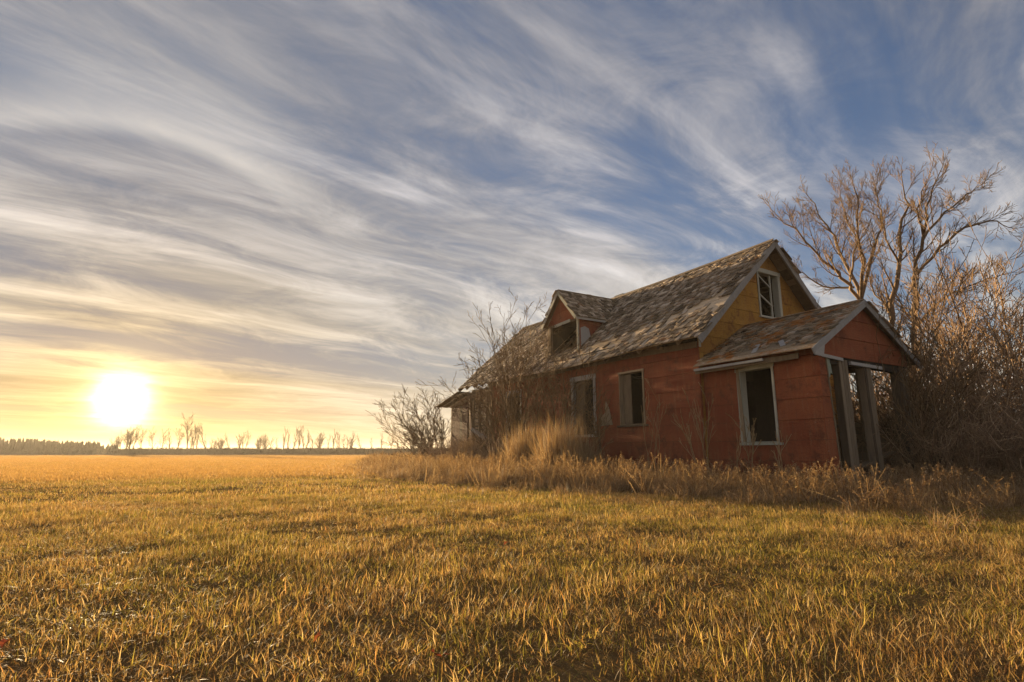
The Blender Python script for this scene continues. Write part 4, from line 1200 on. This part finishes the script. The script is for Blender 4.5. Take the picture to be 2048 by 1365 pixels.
tag(instancer('wall_brambles', p, rs.uniform(0, 6.28, n), np.stack([w_, w_, w_], 1), bp, rs.integers(0, 4, n)),
    'brown bramble tangle along the foot of the long wall', 'brambles', kind='stuff')
# heaps of long grass leaning on the wall
for (xy, hh, ww, lab) in (((-1.75, 2.75), 1.30, .60, 'tallest shaggy heap of dead grass below the middle window'), ((-1.9, 1.9), 0.75, .42, 'low heap of dead grass right of the tallest one'),
                          ((-1.6, 4.6), 1.25, .55, 'shaggy heap of dead grass just left of the tallest one'), ((-1.2, 8.6), 1.0, .5, 'heap of dead grass nearest the ruined corner')):
    V, F = strip_blades(3000, ww, .45 * hh, hh, .011, 5, rs, .38, .8)
    gm = mesh_obj('grass_clump', V, F, M['weed']); gm.location = HL(*xy); gm.rotation_euler = (0, 0.0, rs.uniform(0, 6)); gm.scale = (1.0, 1.0, 1.45)
    tag(gm, lab, 'grass clump', 'heaps of long grass by the wall')

# ------------------------------------------------------------------ the far side of the field
rf = np.random.default_rng(44)
fp = Par(seg=[5, 4, 3], wig=0.045, trop=0.10, tap=0.75, rmin=0.019, trunk_lvls=1, maxl=3, nch=[18, 5, 3], t0=0.22, ang=(0.3, 0.6), ratio=0.34, rr=0.55, lmin=0.35)
fp2 = Par(seg=[5, 4, 3], wig=0.06, trop=0.09, tap=0.75, rmin=0.019, trunk_lvls=1, maxl=3, nch=[15, 6, 3], t0=0.25, ang=(0.4, 0.8), ratio=0.42, rr=0.55, lmin=0.35)
def far_tubes(par, h, stems, spread):
    tb = (Tubes(), Tubes())
    for k in range(stems):
        grow(tb, np.array([rf.normal(0, .12 * stems), rf.normal(0, .3), -.1]), np.array([rf.normal(0, spread), rf.normal(0, spread), 1]), h * rf.uniform(.8, 1.0), .10, 0, par, rf)
    return tb
FT = []
for _ in range(3): FT += [far_tubes(fp, 5.0, 1, .06), far_tubes(fp, 5.0, 2, .08), far_tubes(fp2, 5.2, 1, .10), far_tubes(fp2, 3.8, 4, .22), far_tubes(fp, 4.6, 1, .2)]
# pixel column, top row, kind
far = [(224, 878, 3), (240, 872, 2), (252, 866, 3), (267, 862, 2), (281, 864, 2), (306, 866, 2), (323, 868, 2), (341, 865, 4), (357, 864, 2), (371, 842, 2), (381, 856, 1), (393, 858, 0), (409, 859, 4),
       (426, 884, 3), (442, 882, 3), (458, 872, 4), (487, 871, 3), (515, 880, 3), (537, 876, 3), (551, 879, 0), (566, 864, 0), (577, 870, 0), (590, 862, 1), (607, 860, 1), (631, 873, 3), (653, 874, 0), (666, 868, 0), (679, 869, 1),
       (692, 878, 3), (703, 871, 0), (722, 874, 4), (741, 879, 0), (761, 874, 0), (783, 866, 2), (806, 868, 2), (826, 872, 3), (842, 866, 0)]
ones = 'first second third fourth fifth sixth seventh eighth ninth tenth eleventh twelfth thirteenth fourteenth fifteenth sixteenth seventeenth eighteenth nineteenth'.split()
ordw = ones + ['twentieth'] + ['twenty-' + o_ for o_ in ones[:9]] + ['thirtieth'] + ['thirty-' + o_ for o_ in ones[:9]] + ['fortieth']
shape = {0: 'slim bare tree', 1: 'bare tree with paired trunks', 2: 'round-headed bare tree', 3: 'low many-stemmed bare tree', 4: 'leaning bare tree'}
fdone = {}
for i, (u, vtop, k) in enumerate(far):
    D = 122 + rf.uniform(-3, 6); g = at(u, 904, D); g[2] = 0; h = at(u, vtop, D)[2]
    lab = 'tallest round-headed bare tree of the distant row' if vtop == 842 else '%s on the far field edge, %s from the left' % (shape[k], ordw[i])
    kk = k; k = k + 5 * (i % 3)
    if k not in fdone:
        o = empty('distant_tree', tuple(g)); FT[k][0].build('trunk', M['farbark'], o); FT[k][1].build('crown', M['farbark'], o)
        tag(o, lab, 'tree', 'bare trees on the far field edge'); fdone[k] = o
        top = max(v.co.z for v in o.children[1].data.vertices); o['height'] = 1.0; del o['height']; FT[k] = top
    else:
        o = copy_tree(fdone[k]); o.location = tuple(g); o['label'] = lab
    s_ = h / FT[k]; o.scale = (s_ * rf.uniform(.75, 1.0), s_, s_); o.rotation_euler = (0, 0, rf.uniform(0, 6.28) if kk != 4 else 0.4 * rf.uniform(-1, 1))

# conifer plantation on the left and scrub under the row of trees
V, F = [], []
def spire(x, y, h, w):
    k = len(V); 
    for j in range(6):
        z0 = h * (0.05 + .155 * j); r_ = w * (1 - .15 * j)
        b = len(V); m_ = 6
        for e in range(m_):
            a = 6.28 * e / m_ + rf.uniform(-.3, .3); V.append((x + r_ * math.cos(a) * rf.uniform(.6, 1.15), y + r_ * math.sin(a), z0 + rf.uniform(-.08, .08) * h))
        V.append((x + rf.uniform(-.05, .05), y, min(z0 + .32 * h, h)))
        F.extend((b + e, b + (e + 1) % m_, b + m_) for e in range(m_))
for k in range(620):
    u = rf.uniform(-330, 236); D = 118 + rf.uniform(0, 22); g = at(u, 904, D); vt = 884 - 10 * min(1, max(0, (150 - u) / 200.0)) + (6 if u > 200 else 0)
    spire(g[0], g[1], max(1.6, (at(u, vt, D)[2]) * rf.uniform(.72, 1.12)), rf.uniform(.5, .95))
tag(mesh_obj('conifer_wood', V, F, M['farwood']), 'dark young conifer wood at the left end of the far field', 'wood', kind='stuff')
tbm = [Tubes() for _ in range(3)]
hp = []
for tb_ in tbm:
    for k in range(70):
        a = rf.uniform(0, 6.28); h = rf.uniform(.5, 1.15); b = np.array([rf.uniform(-1.6, 1.6), rf.uniform(-.8, .8), 0]); o = np.array([rf.normal(0, .35), rf.normal(0, .3), h])
        tb_.add([b, b + o * .5 + rf.normal(0, .06, 3), b + o], [.035, .028, .018], 3)
        for q in range(3):
            s_ = b + o * rf.uniform(.4, .9); tb_.add([s_, s_ + np.array([rf.normal(0, .25), rf.normal(0, .2), rf.uniform(.05, .3)])], [.022, .014], 3)
    hp.append(tb_.build('scrub_%02d' % len(hp), M['farbark'], link=False))
n = 620
uu = rf.uniform(215, 1000, n); p = np.array([at(u, 904, 121 + rf.uniform(-1.5, 7)) for u in uu]); p[:, 2] = 0; w_ = rf.uniform(.7, 1.2, n)
tag(instancer('hedge_scrub', p, rf.uniform(-.4, .4, n), np.stack([w_, w_, w_ * rf.uniform(.7, 1.25, n)], 1), hp, rf.integers(0, 3, n)),
    'low brown scrub under the row of distant bare trees', 'scrub', kind='stuff')

# ------------------------------------------------------------------ a few red leaves lying in the grass
lp = [(872, 1305, .055, 'large upright red leaf in the foreground grass, nearest the camera'), (634, 1272, .055, 'faded red leaf lying in the grass left of the nearest one'), (1010, 1086, .055, 'small dark red leaf in the middle of the meadow'),
      (1955, 1040, .055, 'dark red leaf by the weed edge at the right'), (8, 1285, .055, 'orange leaf cut by the left edge of the grass')]
for (u, v, s_, lab) in lp:
    x = (u - 1024) / FOC; h = (682.5 - v) / FOC; c, s0 = math.cos(PITCH), math.sin(PITCH); r_ = np.array([x, c - h * s0, s0 + h * c]); g = np.array([0, 0, CAM_H]) + r_ * (0.05 - CAM_H) / r_[2]
    V = []; n = 10
    for e in range(n):
        a = 6.28 * e / n; q = (1.0 if e % 2 == 0 else .55) * s_ * .42; V.append((q * math.cos(a), q * .8 * math.sin(a), .35 * q * math.cos(2 * a)))
    V.append((0, 0, -.006)); F = [(e, (e + 1) % n, n) for e in range(n)]
    k = len(V); V += [(-s_ * .42, 0, .01), (-s_ * .9, .012, .02), (-s_ * .9, .016, .02), (-s_ * .42, .005, .012)]; F.append((k, k + 1, k + 2, k + 3))
    o = mesh_obj('fallen_leaf', V, F, M['leaf']); o.location = tuple(g); o.rotation_euler = (0.7, rf.uniform(-.5, .5), rf.uniform(0, 6.28))
    tag(o, lab, 'leaf', 'red leaves in the grass')

# ------------------------------------------------------------------ evening haze over the fields
def build_haze():
    m = bpy.data.materials.new('haze'); m.use_nodes = True; t = NT(m.node_tree); t.n.clear()
    out = t.new('ShaderNodeOutputMaterial'); v = t.new('ShaderNodeVolumePrincipled')
    v.inputs['Color'].default_value = (0.95, 0.88, 0.76, 1); v.inputs['Density'].default_value = 0.00055; v.inputs['Anisotropy'].default_value = 0.4
    t.l.new(v.outputs[0], out.inputs['Volume'])
    o = MB().box(-1260, 1260, -660, 1260, -1.5, 13.0).build('haze', m)
    tag(o, kind='stuff')
build_haze()
